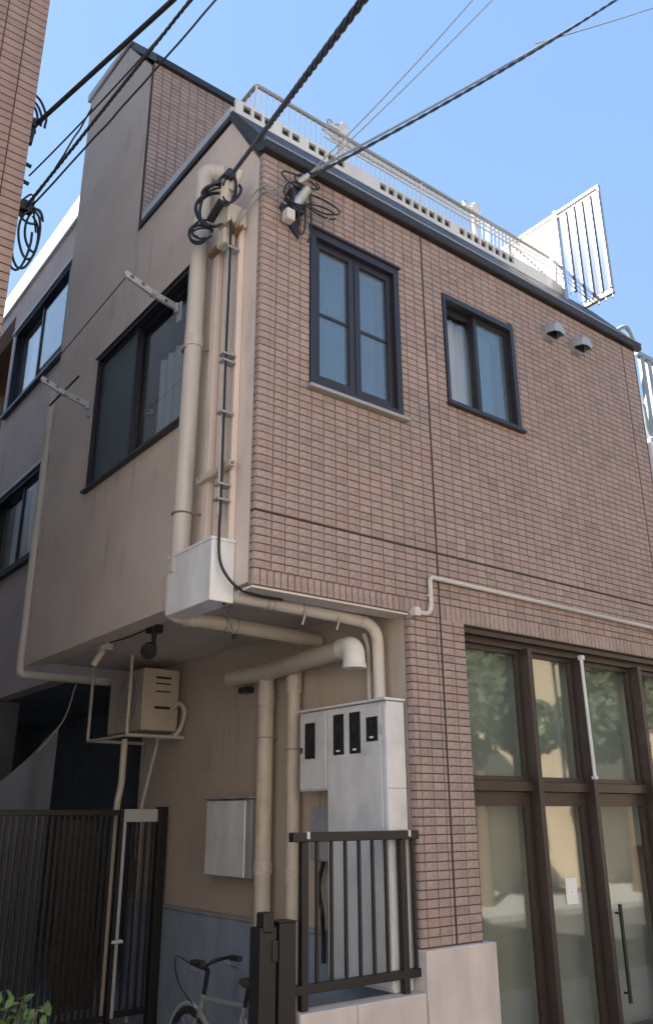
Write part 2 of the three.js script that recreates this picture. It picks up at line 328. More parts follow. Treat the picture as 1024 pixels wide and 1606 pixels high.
  for (const [y0, y1] of low) put(DX1, XR, y0, y1);
  // returns of the corner tiles on the side
  for (const [y0, y1] of rows) list.push({ x: 0.0022, y: (y0 + y1) / 2, z: -0.029, w: 0.046, h: y1 - y0 - JT, d: 0.0065, side: true });
  list.push({ x: 0.0022, y: YS + 0.051, z: -0.029, w: 0.046, h: 0.095, d: 0.0065, side: true });
  for (const [y0, y1] of low) list.push({ x: X1 + 0.0022, y: (y0 + y1) / 2, z: -0.029, w: 0.046, h: y1 - y0 - JT, d: 0.0065, side: true });
  // tower tiles
  for (let yt = 6.86; yt < 8.66; yt += PY) for (let xt = 0.0; xt < 0.94; xt += PX) list.push({ x: xt + PX / 2, y: yt + PY / 2, z: -2.0655, w: PX - JT, h: PY - JT, d: 0.0065, far: true });

  const eye = camera.position;
  for (const t of list) { const d2 = (t.x - eye.x) ** 2 + (t.y - eye.y) ** 2 + (t.z - eye.z) ** 2; t.size = t.w * t.h * (t.side ? Math.abs(t.x - eye.x) : Math.abs(t.z - eye.z)) / d2 ** 1.5; if (t.side || t.far || t.x > 4.3) t.size *= 0.2; t.tone = Math.floor(rnd() * tones.length); t.lot = 1 + 0.10 * noise.noise(t.x * 1.3, t.y * 1.1, 4.2) + 0.07 * noise.noise(t.x * 5, t.y * 2.2, 9.1); t.jz = rr(-0.0008, 0.0006); t.rx = rr(-0.008, 0.008); t.ry = rr(-0.006, 0.006); }
  list.sort((a, b) => b.size - a.size);
  const cache = new Map(), geoFor = (w, h, d) => { const k = `${w.toFixed(4)},${h.toFixed(4)}`; if (!cache.has(k)) cache.set(k, tileGeo(w, h, d)); return cache.get(k); };
  const rest = [], towerRest = [], base = house.position;
  list.forEach((t, i) => {
    const g = geoFor(t.w, t.h, t.d), m4 = new THREE.Matrix4().compose(V(t.x, t.y, t.z + t.jz), new THREE.Quaternion().setFromEuler(new THREE.Euler(t.rx, (t.side ? -Math.PI / 2 : 0) + t.ry, 0)), V(1, 1, 1));
    if (i < 298) {
      const m = new THREE.Mesh(g, tileMats[t.tone]); m.name = 'tile'; m.applyMatrix4(m4); m.position.sub(base); m.castShadow = m.receiveShadow = true; house.add(m);
    } else {
      const h = g.clone().applyMatrix4(m4), c = tones[t.tone], n = h.attributes.position.count, col = new Float32Array(n * 3), uv = h.attributes.uv, ox = rnd(), oy = rnd();
      for (let k = 0; k < n; k++) { col.set(c.map(v => v * t.lot), k * 3); uv.setXY(k, uv.getX(k) + ox, uv.getY(k) + oy); } h.setAttribute('color', new THREE.BufferAttribute(col, 3)); (t.far ? towerRest : rest).push(h);
    }
  });
  const bk = part('tile_field', rest, bulk, house); bk.userData.kind = 'stuff';
  const tk = part('tower_tile_field', towerRest, bulk, house); tk.userData.kind = 'stuff';
  // sealant lines in the movement joints
  part('movement_joint', [bx(JX - 0.002, JX + 0.006, 0.915, YT - 0.01, -0.0055, -0.003)], M.seal, house);
  part('movement_joint', [bx(JX2 - 0.002, JX2 + 0.006, DY + 0.01, YT - 0.01, -0.0055, -0.003)], M.seal, house);
  part('movement_joint', [bx(0.003, JX - 0.003, JY - 0.003, JY + 0.004, -0.0055, -0.003), bx(JX + 0.007, JX2 - 0.003, JY - 0.003, JY + 0.004, -0.0055, -0.003)], M.seal, house);

  // ---------------------------------------------------------------- windows
  const curtainGeo = (x0, x1, y0, y1, z, amp, wave) => { const n = 90, g = new THREE.PlaneGeometry(x1 - x0, y1 - y0, n, 6), p = g.attributes.position; for (let i = 0; i < p.count; i++) p.setZ(i, amp * (Math.sin(p.getX(i) * wave) + 0.5 * Math.sin(p.getX(i) * wave * 2.3 + 1) + 0.3 * p.getY(i) * Math.sin(p.getX(i) * wave * 0.6))); g.translate((x0 + x1) / 2, (y0 + y1) / 2, z); g.computeVertexNormals(); return plain(g); };
  { // casement pair
    const [a, b, c, d] = W1, w = part('window', [bx(a, a + 0.05, c, d, -0.15, 0.012), bx(b - 0.05, b, c, d, -0.15, 0.012), bx(a + 0.0501, b - 0.0501, d - 0.06, d, -0.15, 0.014), bx(a + 0.0501, b - 0.0501, c, c + 0.05, -0.15, 0.012)], M.frame, house, 'two dark framed casements with frosted panes');
    part('sill', [rb(a - 0.025, b + 0.03, c - 0.028, c - 0.002, -0.05, 0.048, 0.005)], M.railGrey, w);
    part('head_flashing', [rb(a - 0.012, b + 0.012, d + 0.001, d + 0.022, -0.05, 0.030, 0.004)], M.frame, w);
    const mid = (a + b) / 2;
    for (const [p, q] of [[a + 0.052, mid - 0.004], [mid + 0.004, b - 0.052]]) {
      part('sash', [bx(p, p + 0.048, c + 0.052, d - 0.062, -0.075, -0.022), bx(q - 0.048, q, c + 0.052, d - 0.062, -0.075, -0.022), bx(p + 0.0481, q - 0.0481, d - 0.115, d - 0.0625, -0.075, -0.023), bx(p + 0.0481, q - 0.0481, c + 0.0525, c + 0.115, -0.075, -0.023)], M.frame, w);
      part('pane', [bx(p + 0.045, q - 0.045, c + 0.11, d - 0.11, -0.052, -0.046)], M.frosted, w);
      part('glazing_bar', [bx(p + 0.0485, q - 0.0485, c + 0.60, c + 0.622, -0.0455, -0.038)], M.frame, w);
    }
    part('curtain', curtainGeo(a + 0.05, b - 0.05, c + 0.04, d - 0.04, -0.24, 0.012, 60), M.curtainBlue, w);
  }
  { // sliding pair
    const [a, b, c, d] = W2, w = part('window', [bx(a, a + 0.032, c, d, -0.15, 0.012), bx(b - 0.045, b, c, d, -0.15, 0.012), bx(a + 0.0321, b - 0.0451, d - 0.05, d, -0.15, 0.014), bx(a + 0.0321, b - 0.0451, c, c + 0.032, -0.15, 0.012)], M.frame, house, 'dark framed sliding window with a pale curtain');
    part('sill', [rb(a - 0.015, b + 0.02, c - 0.026, c - 0.002, -0.05, 0.044, 0.005)], M.frame, w);
    const mid = a + 0.40;
    part('sash', [bx(a + 0.033, a + 0.065, c + 0.034, d - 0.052, -0.105, -0.075), bx(mid - 0.01, mid + 0.035, c + 0.034, d - 0.052, -0.105, -0.075), bx(a + 0.066, mid - 0.011, d - 0.09, d - 0.0525, -0.105, -0.076), bx(a + 0.066, mid - 0.011, c + 0.0345, c + 0.07, -0.105, -0.076)], M.frame, w);
    part('pane', [bx(a + 0.06, mid - 0.005, c + 0.066, d - 0.086, -0.094, -0.088)], M.glass, w);
    part('sash', [bx(mid - 0.008, mid + 0.03, c + 0.034, d - 0.052, -0.07, -0.035), bx(b - 0.08, b - 0.047, c + 0.034, d - 0.052, -0.07, -0.035), bx(mid + 0.031, b - 0.081, d - 0.09, d - 0.0525, -0.07, -0.036), bx(mid + 0.031, b - 0.081, c + 0.0345, c + 0.07, -0.07, -0.036)], M.frame, w);
    part('insect_screen', [bx(mid + 0.028, b - 0.078, c + 0.066, d - 0.086, -0.056, -0.052)], M.frosted, w);
    part('curtain', curtainGeo(a + 0.04, b - 0.04, c + 0.03, d - 0.03, -0.22, 0.016, 45), M.curtain, w);
  }
  { // wide side window, built in (u = z, v = y, n = -x)
    const a = -2.74, b = -0.98, c = 4.335, d = 5.635, f = g => inFrame(g, sideFrame);
    const w = part('side_window', [f(bx(a, a + 0.03, c, d, -0.14, 0.02)), f(bx(b - 0.03, b, c, d, -0.14, 0.02)), f(bx(a + 0.0301, b - 0.0301, d - 0.03, d, -0.14, 0.022)), f(bx(a + 0.0301, b - 0.0301, c, c + 0.032, -0.14, 0.022))], M.frame, house, 'wide dark framed sliding window with an insect screen on its left half');
    part('sill', f(rb(a - 0.04, b + 0.03, c - 0.025, c - 0.002, -0.03, 0.05, 0.005)), M.frame, w);
    part('head_flashing', f(rb(a - 0.03, b + 0.03, d + 0.002, d + 0.018, -0.03, 0.035, 0.005)), M.frame, w);
    part('jamb_trim', f(rb(a - 0.035, a - 0.002, c, d, -0.03, 0.025, 0.004)), M.pvc, w);
    const mid = (a + b) / 2 - 0.12;
    const sash = (p, q, n0, n1) => [f(bx(p, p + 0.032, c + 0.034, d - 0.032, n0, n1)), f(bx(q - 0.032, q, c + 0.034, d - 0.032, n0, n1)), f(bx(p + 0.0321, q - 0.0321, d - 0.065, d - 0.0325, n0, n1 - 0.001)), f(bx(p + 0.0321, q - 0.0321, c + 0.0345, c + 0.07, n0, n1 - 0.001))];
    part('sash', sash(a + 0.032, mid + 0.03, -0.045, -0.012), M.frame, w);
    part('insect_screen', f(bx(a + 0.062, mid, c + 0.067, d - 0.062, -0.03, -0.026)), M.screenMesh, w);
    part('sash', sash(mid - 0.02, b - 0.032, -0.09, -0.055), M.frame, w);
    part('pane', f(bx(mid + 0.01, b - 0.062, c + 0.067, d - 0.062, -0.075, -0.069)), M.glass, w);
    const cg = curtainGeo(mid + 0.16, b - 0.02, c + 0.03, d - 0.36, -0.2, 0.016, 40); part('curtain', f(cg), M.curtainPale, w);
  }
  // ---------------------------------------------------------------- shop front
  const sf = part('shop_front', [bx(DX0, DX0 + 0.045, 0.08, DY - 0.001, -0.155, -0.05), bx(DX0 + 0.0451, DX1, 2.80, DY - 0.001, -0.155, -0.085), bx(DX1 - 0.05, DX1, 0.08, 2.799, -0.155, -0.05)], M.brownFrame, house, 'brown framed glazed shop front with doors below and fixed panes above');
  part('head_trim', [rb(DX0 + 0.002, DX1 - 0.002, 2.842, 2.884, -0.084, -0.03, 0.003), rb(DX0 + 0.046, DX1 - 0.002, 2.787, 2.799, -0.15, -0.05, 0.003)], M.brownFrame, sf);
  const mull = [2.385, 3.015, 3.775];
  for (const m of mull) part('mullion', [rb(m, m + 0.046, 0.08, 2.798, -0.15, 0.004, 0.004)], M.brownFrame, sf);
  const bays = [[DX0 + 0.046, mull[0] - 0.001], [mull[0] + 0.047, mull[1] - 0.001], [mull[1] + 0.047, mull[2] - 0.001], [mull[2] + 0.047, DX1 - 0.051]];
  bays.forEach(([p, q], i) => {
    part('transom', [rb(p, q, 1.862, 1.895, -0.14, -0.075, 0.003), rb(p, q, 1.795, 1.861, -0.14, -0.045, 0.004)], M.brownFrame, sf);
    part('glazing_bead', [bx(p, p + 0.02, 1.896, 2.798, -0.13, -0.085), bx(q - 0.02, q, 1.896, 2.798, -0.13, -0.085), bx(p + 0.0201, q - 0.0201, 2.755, 2.786, -0.13, -0.086)], M.brownFrame, sf);
    part('upper_pane', bx(p + 0.018, q - 0.018, 1.897, 2.757, -0.112, -0.104), M.shopGlass, sf);
    const s = 0.042, dl = part('door_leaf', [bx(p + 0.003, p + s, 0.09, 1.79, -0.13, -0.082), bx(q - s, q - 0.003, 0.09, 1.79, -0.13, -0.082), bx(p + s + 0.0001, q - s - 0.0001, 1.70, 1.79, -0.13, -0.083), bx(p + s + 0.0001, q - s - 0.0001, 0.09, 0.25, -0.13, -0.083)], M.brownFrame, sf);
    part('lower_pane', bx(p + s - 0.003, q - s + 0.003, 0.247, 1.703, -0.11, -0.102), M.shopGlass, dl);
    if (i === 2) part('pull_handle', [cyl([p + 0.17, 0.40, -0.045], [p + 0.17, 1.03, -0.045], 0.014), cyl([p + 0.17, 0.46, -0.09], [p + 0.17, 0.46, -0.045], 0.008), cyl([p + 0.17, 0.97, -0.09], [p + 0.17, 0.97, -0.045], 0.008)], M.black, dl);
  });
  part('roller_blind', [bx(DX0 + 0.06, mull[2] + 0.02, 0.2, 1.80, -0.262, -0.258)], M.blind, sf);
  part('sheer_blind', [bx(DX0 + 0.06, mull[2] + 0.02, 1.85, 2.78, -0.232, -0.228)], M.sheer, sf);
  part('curtain', [curtainGeo(mull[1] + 0.3, DX1, 1.4, 2.78, -0.32, 0.02, 34)], M.curtain, sf);
}

// ------------------------------------------------------------------ rooftop guardrail with slotted kerb and clear panels
{
  const g = thing('rooftop_guardrail', 'pale slotted kerb and clear panelled guardrail along the terrace edge', 'guardrail', [2, 6.74, -0.45]);
  const XE = 3.99, s = rect(0.03, XE, 6.757, 6.94); const slots = [];
  const groups = [[0.10, 3], [0.47, 2], [0.74, 4], [1.52, 9], [2.52, 8]];
  for (const [x0, n] of groups) for (let k = 0; k < n; k++) { const a = x0 + k * 0.1; slots.push([a, a + 0.074]); s.holes.push(rect(a, a + 0.074, 6.842, 6.915, true)); }
  part('kerb', slabXY(s, -0.50, -0.476), M.whitePaint, g);
  part('side_kerb', bx(0.19, 0.212, 6.757, 6.94, -2.05, -0.501), M.whitePaint, g);
  for (const [a, b] of slots) part('slot', bx(a - 0.004, b + 0.004, 6.838, 6.919, -0.53, -0.5005), M.black, g);
  part('top_rail', tube([[0.21, 7.18, -1.75], [0.21, 7.18, -0.47], [3.88, 7.18, -0.47]], 0.018, 0.03, 10), M.railGrey, g);
  for (const x of [0.21, 1.12, 2.03, 2.94, 3.85]) part('post', cyl([x, 6.94, -0.488], [x, 7.17, -0.47], 0.009), M.whitePaint, g);
  for (const z of [-1.1, -1.75]) part('post', cyl([0.2, 6.94, z], [0.21, 7.17, z], 0.009), M.whitePaint, g);
  for (let x = 0.265; x < 3.82; x += 0.055) part('baluster', cyl([x, 6.94, -0.486], [x, 7.165, -0.472], 0.0036, 0.0036, 6), M.whitePaint, g);
  for (let z = -0.55; z > -1.72; z -= 0.055) part('baluster', cyl([0.202, 6.94, z], [0.21, 7.165, z], 0.0036, 0.0036, 6), M.whitePaint, g);
  part('lower_rail', cyl([0.9, 7.12, -0.475], [3.86, 7.12, -0.475], 0.008, 0.008, 8), M.whitePaint, g);
  part('lower_rail', cyl([0.9, 7.07, -0.478], [3.86, 7.07, -0.478], 0.008, 0.008, 8), M.whitePaint, g);
}
// privacy screen standing across the terrace and reaching past the facade
{
  const t = thing('privacy_screen', 'white panel and slatted screen with spiked lower edge at the end of the terrace', 'privacy screen', [3.9, 6.6, -0.5]);
  const X = 3.92;
  part('solid_panel', [bx(X, X + 0.012, 6.62, 7.66, -1.22, -0.375)], M.whitePaint, t);
  part('panel_frame', [rb(X - 0.012, X + 0.025, 7.661, 7.70, -1.25, -0.34, 0.005), rb(X - 0.012, X + 0.025, 6.6, 7.66, -1.25, -1.221, 0.004)], M.whitePaint, t);
  part('upright', rb(X - 0.02, X + 0.03, 6.6, 7.72, -0.372, -0.335, 0.004), M.galv, t);
  part('top_bar', [rb(X - 0.015, X + 0.025, 7.665, 7.70, -0.334, 0.19, 0.005), rb(X - 0.01, X + 0.02, 7.62, 7.64, -0.334, 0.185, 0.004)], M.railGrey, t);
  part('bottom_bar', [rb(X - 0.015, X + 0.025, 6.40, 6.435, -0.16, 0.19, 0.005), rb(X - 0.01, X + 0.02, 6.445, 6.462, -0.16, 0.185, 0.004)], M.railGrey, t);
  const zs = [-0.30, -0.20, -0.10, 0.0, 0.10];
  for (const z of zs) part('slat', rb(X - 0.022, X + 0.022, z < -0.25 ? 6.64 : 6.463, 7.619, z, z + 0.058, 0.008), M.poly, t);
  for (const z of zs) { part('slat_edge', rb(X - 0.024, X + 0.024, z < -0.25 ? 6.64 : 6.463, 7.619, z + 0.0585, z + 0.074, 0.004), M.whitePaint, t); part('slat_seal', bx(X - 0.022, X + 0.022, z < -0.25 ? 6.64 : 6.463, 7.619, z + 0.0745, z + 0.083), M.frame, t); }
  part('end_upright', rb(X - 0.012, X + 0.02, 6.463, 7.664, 0.168, 0.188, 0.004), M.galv, t);
  for (const z of [0.02, 0.10, 0.175]) part('spike', tube([[X, 6.40, z], [X, 6.36, z], [X - 0.015, 6.345, z]], 0.006, 0.01, 6), M.galv, t);
}
// drying-pole stands and poles on the terrace
{
  const stand = thing('drying_pole_stand', 'white drying-pole stand on the terrace behind the middle of the guardrail', 'pole stand', [1.66, 6.6, -1.2], 'drying-pole stands on the roof');
  const b = stand.position;
  part('post', cyl([b.x, 6.6, b.z], [b.x, 8.22, b.z], 0.026), M.whitePaint, stand);
  part('base', rb(b.x - 0.17, b.x + 0.17, 6.6, 6.66, b.z - 0.17, b.z + 0.17, 0.02), M.whitePaint, stand);
  part('cross_arm', [rb(b.x - 0.16, b.x + 0.05, 8.12, 8.16, b.z - 0.02, b.z + 0.02, 0.006), rb(b.x + 0.0, b.x + 0.09, 8.08, 8.24, b.z - 0.03, b.z + 0.03, 0.01)], M.whitePaint, stand);
  part('hook', [ring([b.x - 0.13, 8.17, b.z], [0, 0, 1], 0.035, 0.008), ring([b.x - 0.03, 8.17, b.z], [0, 0, 1], 0.035, 0.008)], M.galv, stand);
  dup(stand, [3.6, 6.6, -1.2], 'white drying-pole stand on the terrace beside the white panel of the screen');
  solo('drying_pole', cyl([1.45, 8.06, -1.22], [3.75, 8.06, -1.22], 0.012), M.alu, 'upper thin drying pole strung behind the terrace guardrail', 'drying pole', 'poles on the roof');
  solo('drying_pole', cyl([1.5, 7.93, -1.15], [3.7, 7.96, -1.15], 0.012), M.alu, 'lower thin drying pole strung behind the terrace guardrail', 'drying pole', 'poles on the roof');
}

// ------------------------------------------------------------------ side wall services
{
  const t = thing('drain_pipe', 'thick cream drain pipe running down the side wall beside the wide window', 'pipe', [-0.12, 2.85, -0.68]);
  part('riser', tube([[0.02, 6.27, -0.60], [-0.115, 6.27, -0.66], [-0.115, 3.1, -0.70]], 0.062, 0.09, 18), M.pvcGrey, t);
  for (const y of [5.75, 4.78]) part('coupling', [cyl([-0.115, y - 0.045, -0.675], [-0.115, y + 0.045, -0.675], 0.067, 0.067, 18)], M.pvcGrey, t);
  for (const y of [4.72, 3.5]) { const c = part('clamp', [ring([-0.115, y, -0.70], [0, 1, 0], 0.064, 0.008)], M.rust, t); part('clamp_arm', cyl([-0.08, y, -0.66], [0.0, y - 0.01, -0.58], 0.008), M.rust, c); }
}
{
  const t = thing('duct_pair', 'beige boxed service ducts on the side wall between the drain pipe and the tiled corner', 'duct', [-0.02, 3.2, -0.4]);
  part('duct', rb(-0.05, -0.001, 3.2, 5.74, -0.57, -0.50, 0.008), M.beige, t);
  part('duct', rb(-0.035, -0.001, 3.2, 5.45, -0.44, -0.27, 0.008), M.beige, t);
  part('duct', rb(-0.045, -0.001, 3.2, 5.62, -0.255, -0.215, 0.008), M.beige, t);
}
for (const [y, lbl] of [[5.47, 'rusty steel strut across the ducts just below the cable anchor'], [3.70, 'beige steel strut across the ducts just above the white cover box']]) {
  const t = thing('strut_channel', lbl, 'strut', [-0.07, y, -0.36], 'struts across the ducts');
  part('channel', [bx(-0.09, -0.052, y - 0.02, y - 0.015, -0.58, -0.16), bx(-0.09, -0.085, y - 0.0149, y + 0.02, -0.58, -0.16), bx(-0.057, -0.052, y - 0.0149, y + 0.02, -0.58, -0.16)], y > 5 ? M.rust : M.pvc, t);
  for (const z of [-0.535, -0.235]) part('bolt', cyl([-0.098, y, z], [-0.051, y, z], 0.009, 0.009, 6), M.galv, t);
}
{
  const t = thing('riser_conduit', 'slim pale conduit with black cable clamped to the side wall near the tiled corner', 'conduit', [-0.11, 3.3, -0.23]);
  part('conduit', tube([[-0.11, 5.55, -0.24], [-0.11, 3.36, -0.235]], 0.013, true, 8), M.pvcGrey, t);
  part('black_cable', tube([[-0.12, 5.62, -0.22], [-0.118, 5.2, -0.212], [-0.115, 4.5, -0.218], [-0.117, 3.9, -0.208], [-0.112, 3.4, -0.212], [-0.13, 3.22, -0.185], [-0.12, 3.05, -0.175], [-0.08, 2.95, -0.14], [-0.02, 2.895, -0.12], [0.12, 2.875, -0.13], [0.3, 2.878, -0.14]], 0.009, false, 8, 90), M.cable, t);
  for (const y of [5.30, 4.47, 4.42, 4.05, 3.56, 3.46]) part('clip', [rb(-0.145, -0.05, y - 0.008, y + 0.008, -0.262, -0.195, 0.004)], M.galv, t);
}
{
  const t = thing('cover_box', 'white sheet-metal cover box at the foot of the side wall pipes', 'cover box', [-0.1, 2.82, -0.45]);
  part('shell', rb(-0.165, -0.002, 2.825, 3.21, -0.755, -0.205, 0.008), M.coverBox, t);
  part('lid_lip', rb(-0.172, -0.002, 3.195, 3.215, -0.765, -0.197, 0.004), M.coverBox, t);
  part('tag', bx(-0.062, -0.05, 2.81, 2.824, -0.23, -0.21), M.black, t);
}
// drying brackets on the side wall
{
  const mkB = (z, label) => {
    const t = thing('drying_bracket', label, 'bracket', [0, 5.2, z], 'swing-arm drying brackets on the side wall');
    part('wall_plate', rb(-0.018, -0.001, 5.10, 5.27, z - 0.03, z + 0.03, 0.004), M.alu, t);
    part('knuckle', rb(-0.05, -0.019, 5.17, 5.25, z - 0.025, z + 0.025, 0.008), M.alu, t);
    const s = poly([[-0.045, 5.19], [-0.24, 5.235], [-0.47, 5.31], [-0.485, 5.34], [-0.47, 5.365], [-0.24, 5.285], [-0.045, 5.245]]);
    for (const [x, y, r] of [[-0.13, 5.235, 0.016], [-0.33, 5.298, 0.018], [-0.42, 5.325, 0.018]]) { const h = new THREE.Path(); h.absellipse(x, y, r, r, 0, Math.PI * 2); s.holes.push(h); }
    part('arm', slabXY(s, z - 0.012, z + 0.012), M.alu, t);
    part('pivot', cyl([-0.24, 5.26, z - 0.03], [-0.24, 5.26, z + 0.03], 0.022), M.alu, t);
    return t;
  };
  const a = mkB(-1.14, 'aluminium drying bracket at the upper right corner of the wide side window');
  a.position.y += 0.13;
  mkB(-2.86, 'aluminium drying bracket left of the wide side window');
  solo('hanging_pole', cyl([-0.25, 5.30, -3.25], [-0.25, 5.30, -2.55], 0.010), M.frame, 'short dark pole resting on the bracket left of the wide window', 'pole');
  solo('hanging_wire', cyl([-0.455, 5.46, -1.16], [-0.455, 5.39, -2.9], 0.004, 0.004, 6), M.cable, 'thin dark wire strung between the two drying brackets', 'wire');
}
// conduit at the far corner of the overhang
solo('corner_conduit', tube([[-0.03, 5.85, -3.905], [-0.03, 2.88, -3.905], [0.86, 2.88, -3.905]], 0.036, 0.05, 12), M.pvcGrey, 'grey pipe down the far edge of the overhang, turning under it', 'pipe');

// ------------------------------------------------------------------ under the overhang
{
  const t = thing('floodlight', 'small black floodlight hanging from the overhang soffit', 'floodlight', [0.25, 2.7, -1.75]);
  part('mount', rb(0.20, 0.30, 2.935, 2.999, -1.80, -1.70, 0.008), M.black, t);
  part('stem', cyl([0.25, 2.85, -1.75], [0.25, 2.936, -1.75], 0.018), M.black, t);
  const h = part('head', [lathe([[0, 0], [0.035, 0.005], [0.05, 0.04], [0.062, 0.10], [0.060, 0.115], [0, 0.112]], [0, 0, 0]).applyMatrix4(new THREE.Matrix4().makeRotationFromEuler(new THREE.Euler(2.2, 0, 0.5))).translate(0.24, 2.84, -1.77)], M.black, t);
}
{
  const t = thing('camera_mount', 'small pinkish sensor on a bracket under the far half of the overhang', 'sensor', [0.22, 2.8, -2.6]);
  part('bracket', rb(0.17, 0.28, 2.93, 2.999, -2.66, -2.55, 0.006), M.pvc, t);
  part('body', cyl([0.21, 2.93, -2.6], [0.15, 2.80, -2.62], 0.03, 0.024), M.pvc, t);
  part('cord', tube([[0.25, 2.99, -2.55], [0.26, 2.985, -2.2], [0.25, 2.99, -1.82]], 0.006, false, 6), M.cable, t);
}
{
  const t = thing('soffit_drain_pipe', 'cream drain pipe elbowing out below the white cover box and running under the overhang', 'pipe', [0.4, 2.8, -0.9]);
  part('run', tube([[-0.10, 3.1, -0.82], [-0.10, 2.86, -0.82], [1.19, 2.86, -0.95]], 0.05, 0.07, 16), M.pvc, t);
  for (const x of [0.02, 0.95]) part('coupling', cyl([x, 2.86, -0.832 - x * 0.1016], [x + 0.09, 2.86, -0.841 - x * 0.1016], 0.055, 0.055, 16), M.pvc, t);
  for (const x of [0.32, 0.42]) part('strap', ring([x, 2.86, -0.862 - (x - 0.32) * 0.1], [1, 0, 0], 0.053, 0.005), M.galv, t);
  part('hanger', [tube([[0.30, 3.0, -0.82], [0.33, 2.91, -0.82], [0.37, 2.78, -0.80]], 0.005, false, 6), tube([[0.36, 3.0, -0.86], [0.335, 2.915, -0.83]], 0.005, true, 6)], M.galv, t);
  part('hanger_block', rb(0.36, 0.39, 2.755, 2.785, -0.815, -0.785, 0.005), M.frame, t);
}
{
  const t = thing('supply_conduit', 'pale pipe along the overhang front that bends down into the meter cabinet', 'conduit', [0.6, 2.3, -0.25]);
  part('run', tube([[0.0, 2.88, -0.245], [0.85, 2.86, -0.225], [1.12, 2.84, -0.21], [1.12, 2.33, -0.205]], 0.04, 0.16, 16), M.pvcGrey, t);
  part('riser', tube([[1.10, 2.80, -0.33], [1.13, 2.72, -0.32], [1.13, 2.33, -0.315]], 0.017, 0.05, 10), M.pvcGrey, t);
  for (const x of [0.25, 0.29, 0.55, 0.78, 0.86]) part('band', ring([x, 2.874, -0.238], [1, 0, 0], 0.042, 0.0045), M.galv, t);
  for (const x of [0.5, 0.77]) part('hanger', tube([[x, 2.90, -0.20], [x + 0.01, 2.83, -0.195], [x - 0.005, 2.76, -0.20]], 0.008, false, 6), M.galv, t);
}
{
  const t = thing('tee_drain_pipe', 'cream drain pipe with a slanting top arm and white elbow under the overhang', 'pipe', [1.12, 0, -1.2]);
  part('riser', tube([[1.11, 0.0, -1.52], [1.11, 2.66, -1.52]], 0.062, true, 18), M.pvc, t);
  part('arm', tube([[1.07, 2.70, -1.98], [1.09, 2.69, -1.5], [0.97, 2.69, -0.36]], 0.066, true, 18), M.pvc, t);
  for (const [a, b] of [[2.44, 2.56], [1.25, 1.33]]) part('socket', cyl([1.11, a, -1.52], [1.11, b, -1.52], 0.069, 0.069, 18), M.pvc, t);
  part('white_elbow', [tube([[0.972, 2.69, -0.40], [0.968, 2.69, -0.28], [0.966, 2.55, -0.27]], 0.074, 0.1, 18)], M.whitePaint, t);
  part('elbow_rim', [cyl([0.966, 2.545, -0.27], [0.966, 2.575, -0.27], 0.08, 0.08, 18)], M.whitePaint, t);
  part('bracket', rb(1.14, 1.219, 2.585, 2.63, -1.98, -1.86, 0.006), M.frame, t);
  part('tee_collar', cyl([1.09, 2.69, -1.62], [1.085, 2.69, -1.42], 0.071, 0.071, 18), M.pvc, t);
  for (const y of [2.2, 0.75]) part('clamp', [ring([1.11, y, -1.52], [0, 1, 0], 0.064, 0.006), cyl([1.15, y, -1.52], [1.219, y, -1.52], 0.007)], M.galv, t);
}
{
  const t = thing('vertical_drain_pipe', 'straight cream drain pipe standing just left of the meter cabinet', 'pipe', [1.13, 0, -1.2]);
  part('riser', tube([[1.135, 0, -1.185], [1.135, 2.68, -1.185]], 0.05, true, 16), M.pvc, t);
  part('cap', cyl([1.135, 2.50, -1.185], [1.135, 2.68, -1.185], 0.058, 0.058, 16), M.pvc, t);
  part('coupling', cyl([1.135, 1.22, -1.185], [1.135, 1.30, -1.185], 0.056, 0.056, 16), M.pvc, t);
  for (const y of [2.1, 0.6]) part('clamp', [ring([1.135, y, -1.185], [0, 1, 0], 0.052, 0.006), cyl([1.17, y, -1.185], [1.219, y, -1.185], 0.007)], M.galv, t);
}
